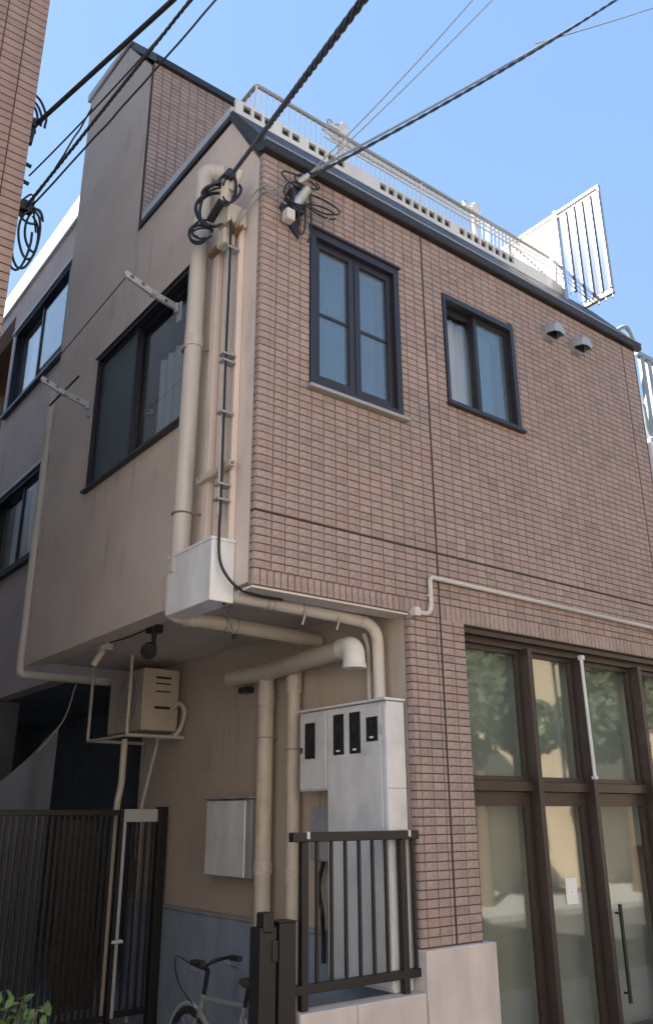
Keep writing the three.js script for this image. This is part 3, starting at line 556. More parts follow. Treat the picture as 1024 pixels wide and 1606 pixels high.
{ // meter cabinet on the recessed wall
  const t = thing('meter_cabinet', 'tall pale grey meter cabinet with four dark windows on the recessed wall', 'cabinet', [1.12, 0.7, -0.5]);
  const XF = 1.05;
  part('upper_box', rb(XF, X1 - 0.021, 1.80, 2.325, -0.985, -0.062, 0.006), M.cabinet, t);
  part('lower_box', rb(XF, X1 - 0.021, 0.70, 1.7995, -0.66, -0.062, 0.006), M.cabinet, t);
  part('rain_hood', rb(XF - 0.025, X1 - 0.021, 2.328, 2.345, -1.0, -0.05, 0.004), M.cabinet, t);
  part('upper_door', rb(XF - 0.012, XF - 0.001, 1.81, 2.30, -0.972, -0.672, 0.004), M.cabinet, t);
  part('main_door', rb(XF - 0.012, XF - 0.001, 0.72, 2.30, -0.655, -0.108, 0.004), M.cabinet, t);
  part('corner_trim', rb(XF - 0.010, XF - 0.001, 0.72, 2.30, -0.103, -0.066, 0.003), M.cabinet, t);
  for (const [z0, z1, y0, y1] of [[-0.905, -0.79, 2.01, 2.25], [-0.585, -0.475, 2.02, 2.28], [-0.415, -0.305, 2.02, 2.28], [-0.245, -0.135, 2.085, 2.235]]) {
    const w = part('meter_window', [rb(XF - 0.018, XF - 0.0125, y0, y1, z0, z1, 0.003)], M.black, t);
    part('glass', bx(XF - 0.0205, XF - 0.0185, y0 + 0.012, y1 - 0.012, z0 + 0.012, z1 - 0.012), M.darkGlass, w);
    part('dial', [cyl([XF - 0.0222, (y0 + y1) / 2 + 0.03, (z0 + z1) / 2], [XF - 0.0206, (y0 + y1) / 2 + 0.03, (z0 + z1) / 2], 0.028, 0.028, 16)], M.frame, w);
    if (z0 > -0.7) part('label', bx(XF - 0.0222, XF - 0.0207, y0 + 0.018, y0 + 0.03, (z0 + z1) / 2 - 0.018, (z0 + z1) / 2 + 0.018), M.paper, w);
  }
  for (const y of [0.95, 1.5, 2.15]) part('hinge', cyl([XF - 0.014, y - 0.03, -0.1055], [XF - 0.014, y + 0.03, -0.1055], 0.005, 0.005, 8), M.galv, t);
  part('door_lock', cyl([XF - 0.018, 1.45, -0.62], [XF - 0.0115, 1.45, -0.62], 0.012), M.black, t);
  part('latch', rb(XF - 0.02, XF - 0.0125, 2.05, 2.09, -0.955, -0.935, 0.003), M.black, t);
}
{
  const t = thing('junction_box', 'small grey junction box tucked under the meter cabinet with loose conduits', 'junction box', [1.15, 0.8, -0.85]);
  part('body', rb(1.10, X1 - 0.021, 1.36, 1.70, -0.93, -0.70, 0.006), M.cabinetGrey, t);
  part('lid', rb(1.092, 1.0995, 1.37, 1.69, -0.92, -0.71, 0.004), M.cabinetGrey, t);
  part('conduit', [tube([[1.16, 1.36, -0.86], [1.15, 1.2, -0.9], [1.13, 1.05, -0.84], [1.16, 0.92, -0.87], [1.16, 0.75, -0.87]], 0.014, false, 8), tube([[1.16, 1.36, -0.77], [1.14, 1.16, -0.73], [1.16, 1.0, -0.78], [1.15, 0.8, -0.72]], 0.01, false, 8)], M.cable, t);
}
{
  const t = thing('wall_cabinet', 'plain grey wall cabinet hung on the recessed wall above the bicycle', 'cabinet', [1.13, 1.2, -1.9]);
  part('body', rb(1.06, X1 - 0.001, 1.215, 1.765, -2.25, -1.62, 0.006), M.cabinetGrey, t);
  part('door', rb(1.045, 1.0595, 1.22, 1.755, -2.245, -1.68, 0.005), M.cabinet, t);
  part('hood', rb(1.03, X1 - 0.001, 1.768, 1.782, -2.27, -1.60, 0.004), M.cabinetGrey, t);
}
{ // outdoor unit hung from the soffit
  const t = thing('air_conditioner', 'beige air conditioner unit hanging in a pipe frame under the overhang', 'air conditioner', [0.9, 2.3, -3.2]);
  const x0 = 0.80, x1 = 1.16, z0 = -3.75, z1 = -3.03;
  part('casing', rb(x0, x1, 2.36, 2.91, z0, z1, 0.015), M.ac, t);
  part('fan_grille', [...[0.06, 0.11, 0.16, 0.21].map(r => ring([x0 - 0.006, 2.64, -3.33], [1, 0, 0], r, 0.006)), ...[0, 1, 2, 3].map(k => cyl([x0 - 0.006, 2.64 - 0.21 * Math.cos(k * 0.785), -3.33 - 0.21 * Math.sin(k * 0.785)], [x0 - 0.006, 2.64 + 0.21 * Math.cos(k * 0.785), -3.33 + 0.21 * Math.sin(k * 0.785)], 0.004, 0.004, 6))], M.cabinetGrey, t);
  for (const [a, b] of [[2.82, 2.84], [2.77, 2.782], [2.70, 2.712], [2.55, 2.575]]) part('vent_slit', rb(x0 + 0.12, x0 + 0.27, a, b, z1 + 0.0005, z1 + 0.006, 0.002), M.black, t);
  part('hose', tube([[1.10, 2.56, z1 + 0.0], [1.13, 2.60, z1 + 0.07], [1.165, 2.55, z1 + 0.10], [1.165, 2.42, z1 + 0.07], [1.13, 2.33, z1 + 0.02], [1.0, 2.31, z1 - 0.1]], 0.022, false, 10), M.pvc, t);
  part('hanger_frame', [tube([[0.66, 2.998, -3.0], [0.66, 2.31, -3.0], [1.21, 2.31, -3.0]], 0.016, 0.02, 8), tube([[0.64, 2.998, -3.80], [0.64, 2.31, -3.80], [1.21, 2.31, -3.80]], 0.016, 0.02, 8), tube([[0.66, 2.305, -3.0], [0.64, 2.305, -3.80]], 0.013, true, 8)], M.pvc, t);
  part('drain_line', tube([[0.95, 2.30, -3.0], [1.0, 2.24, -3.10], [1.0, 1.75, -3.32], [1.0, 0.05, -3.34]], 0.015, 0.05, 8), M.pvc, t);
}
solo('ground_pipe', tube([[0.80, 2.30, -3.34], [0.80, 1.9, -3.34], [0.77, 1.75, -3.34], [0.77, 0.0, -3.34]], 0.03, 0.1, 10), M.pvc, 'cream pipe dropping behind the gate from the hanging air conditioner', 'pipe');

// ------------------------------------------------------------------ front conduit, vents, shop tube, notice
solo('front_conduit', [tube([[1.225, 2.905, -0.06], [1.24, 2.905, 0.025], [1.37, 2.905, 0.028], [1.395, 2.96, 0.028], [1.395, 3.165, 0.028], [1.47, 3.165, 0.028], [4.9, 3.14, 0.028]], 0.0165, 0.07, 10), rb(1.225, 1.28, 2.875, 2.935, 0.002, 0.05, 0.008), rb(1.375, 1.415, 3.03, 3.045, 0.002, 0.03, 0.003)], M.pvcGrey, 'pale conduit that kinks up and runs across the tiles above the shop front', 'conduit');
{
  const t = thing('vent_hood', 'round metal vent hood nearer the sliding window', 'vent hood', [3.04, 5.69, 0], 'vent hoods on the tile wall');
  const g = new THREE.SphereGeometry(0.082, 20, 12, 0, Math.PI * 2, 0, Math.PI / 2); g.rotateX(Math.PI / 2);
  const [X, Y] = [3.04, 5.69];
  part('collar', cyl([X, Y, 0.0], [X, Y, 0.05], 0.086, 0.082, 20), M.galv, t);
  const shell = (() => { const pts = []; const n = 18, q = [], R = 0.083; // half-open hood: closed above, open below
    const at = (i, j) => { const a = Math.PI * (-0.12 + 1.24 * i / n), r = R * (1 - 0.12 * j * j), z = 0.05 + 0.09 * j; return [X + r * Math.cos(a), Y + r * Math.sin(a) - 0.02 * j, z]; };
    for (let i = 0; i < n; i++) for (let j = 0; j < 4; j++) { const A = at(i, j / 4), B = at(i + 1, j / 4), C = at(i + 1, (j + 1) / 4), D = at(i, (j + 1) / 4); q.push(A, B, C, A, C, D); }
    const c = [X, Y - 0.03, 0.14]; for (let i = 0; i < n; i++) q.push(at(i, 1), at(i + 1, 1), c);
    const h = new THREE.BufferGeometry(); h.setAttribute('position', new THREE.Float32BufferAttribute(q.flat(), 3)); h.computeVertexNormals(); h.setAttribute('uv', new THREE.Float32BufferAttribute(new Float32Array(q.length * 2), 2));
    return h; })();
  const hm = M.galv.clone(); hm.side = THREE.DoubleSide; hm.map = null;
  part('hood', shell, hm, t);
  part('damper', [bx(X - 0.07, X + 0.07, Y - 0.05, Y + 0.05, 0.052, 0.056)], M.black, t);
  dup(t, [3.435, 5.695, 0], 'round metal vent hood farther from the sliding window');
}
solo('light_tube', [cyl([3.0, 1.90, 0.028], [2.985, 2.78, 0.028], 0.013), rb(2.972, 3.012, 2.765, 2.80, 0.005, 0.045, 0.005), rb(2.985, 3.018, 1.885, 1.91, 0.005, 0.045, 0.005)], M.whitePaint, 'slim white tube hung upright on the second shop-front post', 'tube');
{
  const t = thing('notice', 'small white paper notice taped inside the middle shop door', 'notice', [2.71, 1.07, -0.1]);
  part('sheet', bx(2.705, 2.83, 1.055, 1.225, -0.1015, -0.1), M.paper, t);
  const c = document.createElement('canvas'); c.width = 64; c.height = 32; const k = c.getContext('2d'); k.fillStyle = '#ffffff'; k.fillRect(0, 0, 64, 32); k.fillStyle = '#9a9a9c'; for (let i = 0; i < 4; i++) k.fillRect(6, 4 + i * 7, 40 + (i * 13) % 14, 3);
  const ct = new THREE.CanvasTexture(c); ct.colorSpace = THREE.SRGBColorSpace;
  const pg = new THREE.PlaneGeometry(0.06, 0.03); pg.translate(2.77, 1.135, -0.0996); part('print', pg, mk(0xffffff, 0.85, { map: ct }), t);
}

// ------------------------------------------------------------------ low wall, railing, posts, gate
{
  const t = thing('low_wall', 'low pinkish white wall under the black railing', 'wall', [0.78, 0, -0.02]);
  for (const [a, b] of [[0.325, 0.70], [0.703, X1 - 0.013]]) part('cladding_panel', rb(a, b, 0, 0.70, -0.085, 0.035, 0.006), M.plinth, t);
}
{
  const t = thing('entry_railing', 'black metal railing with vertical bars in front of the meter cabinet', 'railing', [0.78, 0.7, -0.02]);
  const z = -0.025;
  part('top_rail', rb(0.30, 1.235, 1.51, 1.56, z - 0.025, z + 0.025, 0.006), M.gate, t);
  part('bottom_rail', rb(0.30, 1.25, 0.775, 0.82, z - 0.02, z + 0.02, 0.006), M.gate, t);
  for (const x of [0.385, 1.10]) part('post', rb(x - 0.022, x + 0.022, 0.70, 1.509, z - 0.0205, z + 0.0205, 0.005), M.gate, t);
  for (const x of [0.475, 0.575, 0.675, 0.775, 0.875, 0.975, 1.19]) part('bar', rb(x - 0.009, x + 0.009, 0.821, 1.509, z - 0.009, z + 0.009, 0.003, 1), M.gate, t);
  for (const x of [0.40, 1.15]) part('clip', rb(x - 0.01, x + 0.01, 1.525, 1.562, z - 0.027, z + 0.027, 0.002), M.alu, t);
}
{
  const t = thing('gate_post', 'short black post with a latch bump beside the low wall, left of the pair', 'post', [0.14, 0, -0.03], 'short black posts by the low wall');
  part('post', rb(0.085, 0.185, 0, 1.11, -0.08, 0.02, 0.006), M.gate, t);
  part('latch', [rb(0.10, 0.165, 1.085, 1.18, -0.05, 0.03, 0.012), rb(0.155, 0.19, 0.95, 1.05, 0.0, 0.03, 0.006)], M.gate, t);
  const u = thing('gate_post', 'short square black post against the end of the low wall, right of the pair', 'post', [0.25, 0, -0.03], 'short black posts by the low wall');
  part('post', rb(0.20, 0.305, 0, 1.125, -0.075, 0.025, 0.006), M.gate, u);
  part('cap', rb(0.197, 0.308, 1.126, 1.133, -0.078, 0.028, 0.002), M.gate, u);
}
{
  const t = thing('alley_gate', 'black vertical-bar gate closing the dark alley under the overhang', 'gate', [-0.2, 0, -3.22]);
  const z = -3.22;
  part('top_rail', rb(-1.54, 0.745, 1.655, 1.70, z - 0.02, z + 0.02, 0.005), M.gate, t);
  part('bottom_rail', rb(-1.54, 0.745, 0.10, 0.145, z - 0.02, z + 0.02, 0.005), M.gate, t);
  part('post', rb(0.748, 0.782, 0, 1.70, z - 0.03, z + 0.03, 0.005), M.gate, t);
  part('post', rb(1.11, 1.195, 0, 1.725, z - 0.04, z + 0.04, 0.006), M.gate, t);
  for (let x = -1.50; x < 0.73; x += 0.052) part('bar', rb(x - 0.0145, x + 0.0145, 0.146, 1.654, z - 0.009, z + 0.009, 0.003, 1), M.gate, t);
  const l = part('gate_leaf', [rb(0.785, 1.105, 1.60, 1.705, z - 0.022, z + 0.022, 0.005), rb(0.785, 0.815, 0.12, 1.599, z - 0.02, z + 0.02, 0.005)], M.alu, t, 'narrow gate leaf with top rail and stile coloured pale as a sun patch');  // pale rail and stile colour stands in for a patch of sunlight
  part('leaf_bottom_rail', rb(0.816, 1.105, 0.12, 0.165, z - 0.02, z + 0.02, 0.005), M.gate, l);
  for (const x of [0.875, 0.94, 1.005, 1.07]) part('bar', rb(x - 0.01, x + 0.01, 0.166, 1.599, z - 0.01, z + 0.01, 0.003, 1), M.gate, l);
  part('lever', [cyl([0.82, 0.68, z + 0.02], [0.82, 0.68, z + 0.06], 0.014), rb(0.735, 0.835, 0.665, 0.69, z + 0.05, z + 0.065, 0.005)], M.whitePaint, l);
  part('lock_case', rb(0.86, 0.93, 1.05, 1.30, z + 0.011, z + 0.03, 0.004), M.black, l);
}

// ------------------------------------------------------------------ small bicycle against the recessed wall
{
  const t = thing('bicycle', 'small pale framed bicycle parked behind the short black posts', 'bicycle', [0.5, 0, -1.0]);
  const x = 0.5, zr = -0.52, zf = -1.40, R = 0.25, yh = R;
  for (const z of [zr, zf]) {
    const w = part('wheel', [ring([x, yh, z], [1, 0, 0], R - 0.022, 0.010), ring([x, yh, z], [1, 0, 0], 0.022, 0.012)], M.steel, t);
    part('tyre', ring([x, yh, z], [1, 0, 0], R - 0.012, 0.021), M.rubber, w);
    part('spokes', [...Array(14).keys()].map(k => cyl([x + (k % 2 ? 0.012 : -0.012), yh, z], [x, yh + (R - 0.03) * Math.cos(k * 0.449), z + (R - 0.03) * Math.sin(k * 0.449)], 0.0015, 0.0015, 4)), M.steel, w);
    part('mudguard', tube([...Array(9).keys()].map(k => { const a = -1.2 + k * 0.3; return [x, yh + (R + 0.025) * Math.cos(a), z + (R + 0.025) * Math.sin(a)]; }), 0.012, false, 6), M.alu, w);
  }
  const frameM = mk([0.26, 0.29, 0.27], 0.35, { metalness: 0.2 }), bb = [x, 0.26, -0.90], seatTop = [x, 0.60, -0.76], head = [x, 0.60, -1.235], headLow = [x, 0.47, -1.275];
  part('frame', [cyl(headLow, head, 0.02), cyl([x, 0.575, -1.24], seatTop, 0.016), cyl([x, 0.49, -1.265], bb, 0.018), cyl(bb, seatTop, 0.016), ...[-0.03, 0.03].flatMap(s => [cyl([x + s * 0.4, 0.26, -0.90], [x + s, yh, zr], 0.009), cyl([x + s * 0.4, 0.54, -0.785], [x + s, yh, zr], 0.008)])], frameM, t);
  part('fork', [-0.04, 0.04].map(s => tube([[x + s * 0.6, 0.46, -1.28], [x + s, 0.38, -1.31], [x + s, yh, zf]], 0.01, false, 8)), frameM, t);
  part('seat_post', cyl([x, 0.58, -0.765], [x, 0.70, -0.722], 0.013), M.black, t);
  const sg = new THREE.SphereGeometry(1, 18, 10); sg.scale(0.07, 0.03, 0.125); { const p = sg.attributes.position; for (let i = 0; i < p.count; i++) { const f = p.getZ(i) / 0.125; p.setX(i, p.getX(i) * (f < 0 ? 1 + f * 0.62 : 1)); p.setY(i, p.getY(i) + (p.getY(i) < 0 ? 0.008 : 0) + (f > 0.5 ? (f - 0.5) * 0.02 : 0)); } sg.computeVertexNormals(); } sg.translate(x, 0.725, -0.70);
  part('saddle', plain(sg), mk([0.05, 0.028, 0.02], 0.55), t);
  part('stem', [cyl(head, [x, 0.735, -1.195], 0.014), cyl([x, 0.735, -1.195], [x, 0.745, -1.25], 0.013)], M.black, t);
  part('handlebar', tube([[x - 0.13, 0.80, -1.05], [x - 0.14, 0.80, -1.16], [x - 0.07, 0.77, -1.26], [x, 0.745, -1.255], [x + 0.07, 0.77, -1.26], [x + 0.14, 0.80, -1.16], [x + 0.13, 0.80, -1.05]], 0.011, false, 8), M.black, t);
  for (const s of [-1, 1]) part('grip', cyl([x + s * 0.137, 0.80, -1.14], [x + s * 0.13, 0.806, -1.03], 0.018), M.rubber, t);
  for (const s of [-1, 1]) part('brake_lever', tube([[x + s * 0.12, 0.78, -1.2], [x + s * 0.14, 0.755, -1.15], [x + s * 0.135, 0.75, -1.06]], 0.006, false, 6), M.steel, t);
  part('brake_cable', tube([[x - 0.12, 0.785, -1.22], [x - 0.12, 0.80, -1.40], [x - 0.05, 0.64, -1.48], [x, 0.5, -1.32]], 0.004, false, 6), M.cable, t);
  part('crank', [cyl([x - 0.05, 0.26, -0.90], [x + 0.05, 0.26, -0.90], 0.02), cyl([x + 0.055, 0.26, -0.90], [x + 0.055, 0.14, -0.98], 0.009), cyl([x - 0.055, 0.26, -0.90], [x - 0.055, 0.38, -0.82], 0.009), ring([x + 0.04, 0.26, -0.90], [1, 0, 0], 0.07, 0.006)], M.steel, t);
  for (const [s, y, z] of [[1, 0.14, -0.98], [-1, 0.38, -0.82]]) part('pedal', rb(x + s * 0.06, x + s * 0.14, y - 0.012, y + 0.012, z - 0.035, z + 0.035, 0.006), M.rubber, t);
  part('kickstand', cyl([x - 0.03, yh, zr - 0.02], [x - 0.13, 0.005, zr + 0.03], 0.008), M.steel, t);
}

// ------------------------------------------------------------------ neighbouring building on the left
{
  const NX = -1.555, H = 11.64;
  const t = thing('tiled_neighbour_building', 'tall brown tiled building at the upper left edge, across the alley', 'building', [-4, 0, -3]);
  part('wall', [bx(-9, NX - 0.002, 0, H, -5.4, -0.008)], M.mortar, t);
  part('alley_wall', bx(NX - 0.0019, NX, 0, H, -5.4, -0.06), M.whitePaint, t);  // unseen face, made white to bounce light into the alley
  part('coping', rb(-9.05, NX + 0.03, H + 0.001, H + 0.08, -5.45, 0.03, 0.01), M.dark, t);
  const PX = 0.113, PY = 0.0511, J = 0.006, base = t.position;
  const tones = [[0.32, 0.225, 0.195], [0.335, 0.235, 0.205], [0.305, 0.21, 0.185], [0.345, 0.245, 0.205], [0.32, 0.23, 0.208]];
  const mats = tones.map(c => mk(c, 0.65, { map: T.tile, bumpMap: T.tileBump, bumpScale: 0.0006 }));
  const tg = rb(-PX / 2 + J / 2, PX / 2 - J / 2, -PY / 2 + J / 2, PY / 2 - J / 2, 0, 0.008, 0.003, 1), rest = [];
  for (let y = 3.9; y < 6.75; y += PY) for (let k = 0; k < 5; k++) {
    const x = NX - PX * (k + 0.5);
    const m = new THREE.Mesh(tg, mats[Math.floor(rnd() * 5)]); m.name = 'tile'; m.position.set(x - base.x, y - base.y, -0.0078 - base.z + rr(-0.0008, 0.0006)); m.castShadow = m.receiveShadow = true; t.add(m);
  }
  for (let y = 0.1; y < 8; y += PY) for (let k = 0; k < 22; k++) { if (k < 5 && y > 3.85 && y < 6.8) continue; if (y > 3.85 && y < 6.8 && k < 5) continue; const h = tg.clone(); h.translate(NX - PX * (k + 0.5), y, -0.0078); rest.push(h); }
  const f = part('tile_field', rest, mats[0], t); f.userData.kind = 'stuff';
  const u = thing('unseen_rear_neighbour', 'unseen building behind the tiled one, white for bounce and sized for the sun edge', 'building', [-4, 0, -11]);  // out of view; height shapes the sun edge, white walls brighten the alley
  part('wall', [bx(-9, NX - 0.15, 0, 12.2, -17, -5.5)], M.whitePaint, u);
  part('coping', rb(-9.05, NX - 0.12, 12.201, 12.28, -17.05, -5.48, 0.01), M.dark, u);
}
// ------------------------------------------------------------------ building farther down the alley
{
  const XF = 0.7, t = thing('rear_house', 'beige three-storey house beyond the stair tower with sunlit roof edge', 'house', [3, 0, -9]);
  const z0 = -14, z1 = -4.9, y0 = 3.03, y1 = 10.0;
  const s = poly([[z0, y0], [z1, y0], [z1, y1], [z0, y1]]);
  const U = [-8.30, -5.95, 7.50, 8.93], L = [-8.1, -5.75, 4.72, 5.96], B = [-11.5, -8.55, 7.3, 9.42];
  for (const h of [U, L, B]) s.holes.push(rect(...h, true));
  part('alley_wall', slabZY(s, XF, XF + 0.18), M.farWall, t);
  part('front_wall', bx(XF + 0.181, 6, y0, y1, z1 - 0.15, z1), M.farWall, t);
  part('floor', [bx(XF + 0.181, 6, y0, y0 + 0.2, z0, z1 - 0.151), bx(XF + 0.181, 6, 6.4, 6.6, z0, z1 - 0.151), bx(XF + 0.181, 6, y1 - 0.2, y1, z0, z1 - 0.151)], M.deck, t);
  part('inner_wall', [bx(3.2, 3.3, y0 + 0.21, 6.39, z0, z1 - 0.152), bx(3.2, 3.3, 6.61, y1 - 0.21, z0, z1 - 0.152)], M.room, t);
  part('roof_edge', [rb(XF - 0.04, XF + 0.3, 9.66, 10.06, z0, z1 + 0.03, 0.01)], M.whitePaint, t);
  part('loggia', [bx(XF + 0.181, XF + 0.2, 7.2, 9.5, -8.545, -8.52), bx(XF + 0.9, XF + 0.95, 7.2, 9.5, -11.6, -8.55), bx(XF + 0.181, XF + 0.9, 9.43, 9.5, -11.6, -8.55)], M.rustBrown, t, 'rust brown recessed balcony');
  const f = g => inFrame(g, sideFrame);
  const win = (a, b, c, d, splits, label) => {
    const n = -XF, w = part('window', [f(bx(a, a + 0.06, c, d, n - 0.1, n + 0.03)), f(bx(b - 0.06, b, c, d, n - 0.1, n + 0.03)), f(bx(a + 0.061, b - 0.061, d - 0.06, d, n - 0.1, n + 0.031)), f(bx(a + 0.061, b - 0.061, c, c + 0.06, n - 0.1, n + 0.031))], M.frame, t, label);
    part('head_trim', f(rb(a - 0.1, b + 0.1, d + 0.002, d + 0.05, n - 0.05, n + 0.06, 0.005)), M.alu, w);
    part('sill', f(rb(a - 0.1, b + 0.1, c - 0.06, c - 0.002, n - 0.05, n + 0.07, 0.005)), M.frame, w);
    for (let i = 0; i < splits.length - 1; i++) { const [p, q] = [splits[i], splits[i + 1]], o = i % 2 ? 0 : -0.04;
      part('sash', [f(bx(p, p + 0.05, c + 0.061, d - 0.061, n - 0.05 + o, n - 0.012 + o)), f(bx(q - 0.05, q - 0.001, c + 0.061, d - 0.061, n - 0.05 + o, n - 0.012 + o))], M.frame, w);
      part('pane', f(bx(p + 0.045, q - 0.045, c + 0.06, d - 0.06, n - 0.035 + o, n - 0.028 + o)), M.glass, w);
    }
    return w;
  };
  const wu = win(...U, [-8.23, -7.15, -6.02], 'upper dark framed sliding window with a white curtain');
  const wl = win(...L, [-8.03, -7.0, -5.82], 'lower sliding window with a wrinkled amber curtain');
  const cg = (a, b, c, d, n) => { const g = new THREE.PlaneGeometry(b - a, d - c, 60, 10), p = g.attributes.position; for (let i = 0; i < p.count; i++) p.setZ(i, 0.03 * Math.sin(p.getX(i) * 24) + 0.02 * Math.sin(p.getX(i) * 11 + p.getY(i) * 3)); g.translate((a + b) / 2, (c + d) / 2, n); g.computeVertexNormals(); return f(plain(g)); };
  part('curtain', [cg(-6.7, -6.0, 7.52, 8.9, -XF - 0.2), cg(-8.2, -7.5, 7.52, 8.9, -XF - 0.2)], M.curtain, wu);
  part('curtain', [cg(-6.95, -5.8, 4.75, 5.93, -XF - 0.14)], mk([0.55, 0.40, 0.25], 0.9, { side: THREE.DoubleSide }), wl);  // amber colour imitates a golden reflection in the glass
  part('ground_floor_wall', [bx(2.4, 2.6, 0, 3.02, z0, z1), bx(XF, 2.39, 0, 3.02, -11.2, -11.0)], M.deck, t);
  for (const z of [-7.2, -10.8]) part('pillar', rb(XF + 0.02, XF + 0.32, 0, 3.02, z - 0.15, z + 0.15, 0.01), M.deck, t);
}
{
  const e = thing('alley_end_blocker', 'unseen grey block added at the far end of the alley to cut off skylight', 'building', [2, 0, -18]);  // added out of view to block skylight from the open alley end
  part('wall', bx(-8, 12, 0, 9, -20, -16), M.deck, e); part('coping', rb(-8.05, 12.05, 9.001, 9.1, -20, -15.95, 0.01), M.dark, e);
  const b = thing('plywood_sheet', 'brown plywood sheet leaning in the alley behind the gate', 'board', [0.35, 0, -4.3]);
  const g = bx(-0.22, 0.22, 0, 1.62, -0.009, 0.009); g.rotateX(-0.1); g.rotateY(0.25); g.translate(0.90, 0, -4.25); part('sheet', g, mk([0.15, 0.105, 0.07], 0.85, { map: T.streak }), b);
  { // draped sheet: a folded surface falling from a slanting top edge
    const tp = thing('tarpaulin', 'pale grey tarpaulin hanging in the dark alley behind the gate', 'tarpaulin', [0.3, 0, -4.9]);
    const nu = 40, nv = 14, q = [], at = (i, j) => { const u = i / nu, v = j / nv, x = -0.55 + 1.32 * u, top = 1.55 + 1.0 * Math.pow(u, 1.6), y = top * (1 - v); return [x - 0.12 * v * u, y, -4.9 + 0.045 * Math.sin(u * 26) * (0.3 + 0.7 * v) + 0.03 * Math.sin(u * 11 + v * 3) + 0.15 * v]; };
    for (let i = 0; i < nu; i++) for (let j = 0; j < nv; j++) { const A = at(i, j), B = at(i + 1, j), C = at(i + 1, j + 1), D = at(i, j + 1); q.push(A, D, C, A, C, B); }
    let h = new THREE.BufferGeometry(); h.setAttribute('position', new THREE.Float32BufferAttribute(q.flat(), 3)); h = mergeVertices(h, 1e-4); h.computeVertexNormals(); h = h.toNonIndexed(); h.setAttribute('uv', new THREE.Float32BufferAttribute(new Float32Array(h.attributes.position.count * 2), 2));
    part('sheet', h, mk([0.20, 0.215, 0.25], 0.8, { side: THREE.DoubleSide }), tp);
    part('rope', tube([[-0.6, 1.56, -4.9], [0.1, 1.85, -4.9], [0.78, 2.56, -4.9], [0.9, 2.98, -4.9]], 0.008, false, 6), M.pvcGrey, tp);
  }
  const c = thing('storage_box', 'grey storage box with lid standing in the alley behind the gate', 'box', [-0.35, 0, -4.3]);
  part('body', rb(-0.7, -0.08, 0, 0.66, -4.6, -4.1, 0.03), M.cabinetGrey, c); part('lid', rb(-0.72, -0.06, 0.661, 0.72, -4.62, -4.08, 0.02), M.cabinet, c);
}
{ // outside stair seen dimly behind the gate
  const t = thing('alley_stair', 'dim grey stair with a sloping side panel in the dark alley behind the gate', 'stair', [0.4, 0, -6]);
  part('side_panel', slabZY(poly([[-7.6, 0.0], [-7.6, 2.75], [-7.3, 2.75], [-5.1, 0.35], [-5.1, 0]]), -0.02, 0.02), M.cabinetGrey, t);
  for (let k = 0; k < 10; k++) part('step', bx(0.021, 0.75, 0.2 + k * 0.235, 0.24 + k * 0.235, -5.45 - k * 0.22, -5.2 - k * 0.22), M.galv, t);
}
// ------------------------------------------------------------------ building to the right: balcony fence
{
  const t = thing('balcony_fence', 'pale tube balcony fence of the house beyond the right end of the roof', 'fence', [5.7, 5, -0.6]);
  const z = -0.6, x0 = 5.42;
  part('curved_rail', tube([[5.30, 6.45, z - 0.25], [5.31, 6.90, z - 0.1], [5.40, 6.98, z], [5.52, 6.85, z], [5.62, 6.68, z]], 0.026, false, 10), M.fence, t);
  part('top_rail', rb(5.55, 7.4, 6.66, 6.72, z - 0.03, z + 0.03, 0.01), M.fence, t);
  part('bottom_rail', rb(5.55, 7.4, 5.54, 5.60, z - 0.03, z + 0.03, 0.01), M.fence, t);
  for (let k = 0; k < 13; k++) part('slat', rb(5.60 + k * 0.14, 5.685 + k * 0.14, 5.601, 6.659, z - 0.02, z + 0.02, 0.008), M.fence, t);
  part('lower_bracket', tube([[5.52, 6.0, z], [5.56, 5.75, z], [5.75, 5.52, z]], 0.035, false, 8), M.fence, t);
  const b = thing('right_house', 'pale plastered house at the right edge behind the tube fence', 'house', [8, 0, -4]);
  part('wall', [bx(5.3, 12, 0, 5.42, -6, -0.45)], M.whitePaint, b);
  part('upper_wall', bx(8.5, 12, 5.43, 8, -6, -2.5), M.whitePaint, b);
}

// ------------------------------------------------------------------ cable anchors and overhead cables
const wobble = (a, b, sag, n = 16, wig = 0) => { a = V(...a); b = V(...b); const out = []; for (let k = 0; k <= n; k++) { const t = k / n, p = a.clone().lerp(b, t); p.y -= sag * 4 * t * (1 - t); if (wig && k && k < n) { p.x += rr(-wig, wig); p.y += rr(-wig, wig); } out.push(p); } return out; };
const twisted = (a, b, sag, r, R, turns, strands, n = 120) => { // strands wound round one another
  a = V(...a); b = V(...b); const d = b.clone().sub(a).normalize(), u = d.clone().cross(V(0, 1, 0)).normalize(), w = u.clone().cross(d), gs = [];
  for (let s = 0; s < strands; s++) { const pts = []; for (let k = 0; k <= n; k++) { const t = k / n, p = a.clone().lerp(b, t); p.y -= sag * 4 * t * (1 - t); const ph = t * turns * Math.PI * 2 + s * Math.PI * 2 / strands; p.addScaledVector(u, Math.cos(ph) * R).addScaledVector(w, Math.sin(ph) * R); pts.push(p); } gs.push(tube(pts, r, false, 6, n * 2)); }
  return gs;
};
const loopPts = (c, u, v, ru, rv, a0, a1, n = 14) => [...Array(n + 1).keys()].map(k => { const a = a0 + (a1 - a0) * k / n, w = 1 + 0.06 * Math.sin(a * 3 + ru * 90); return V(...c).addScaledVector(u, Math.cos(a) * ru * w).addScaledVector(v, Math.sin(a) * rv * w); });
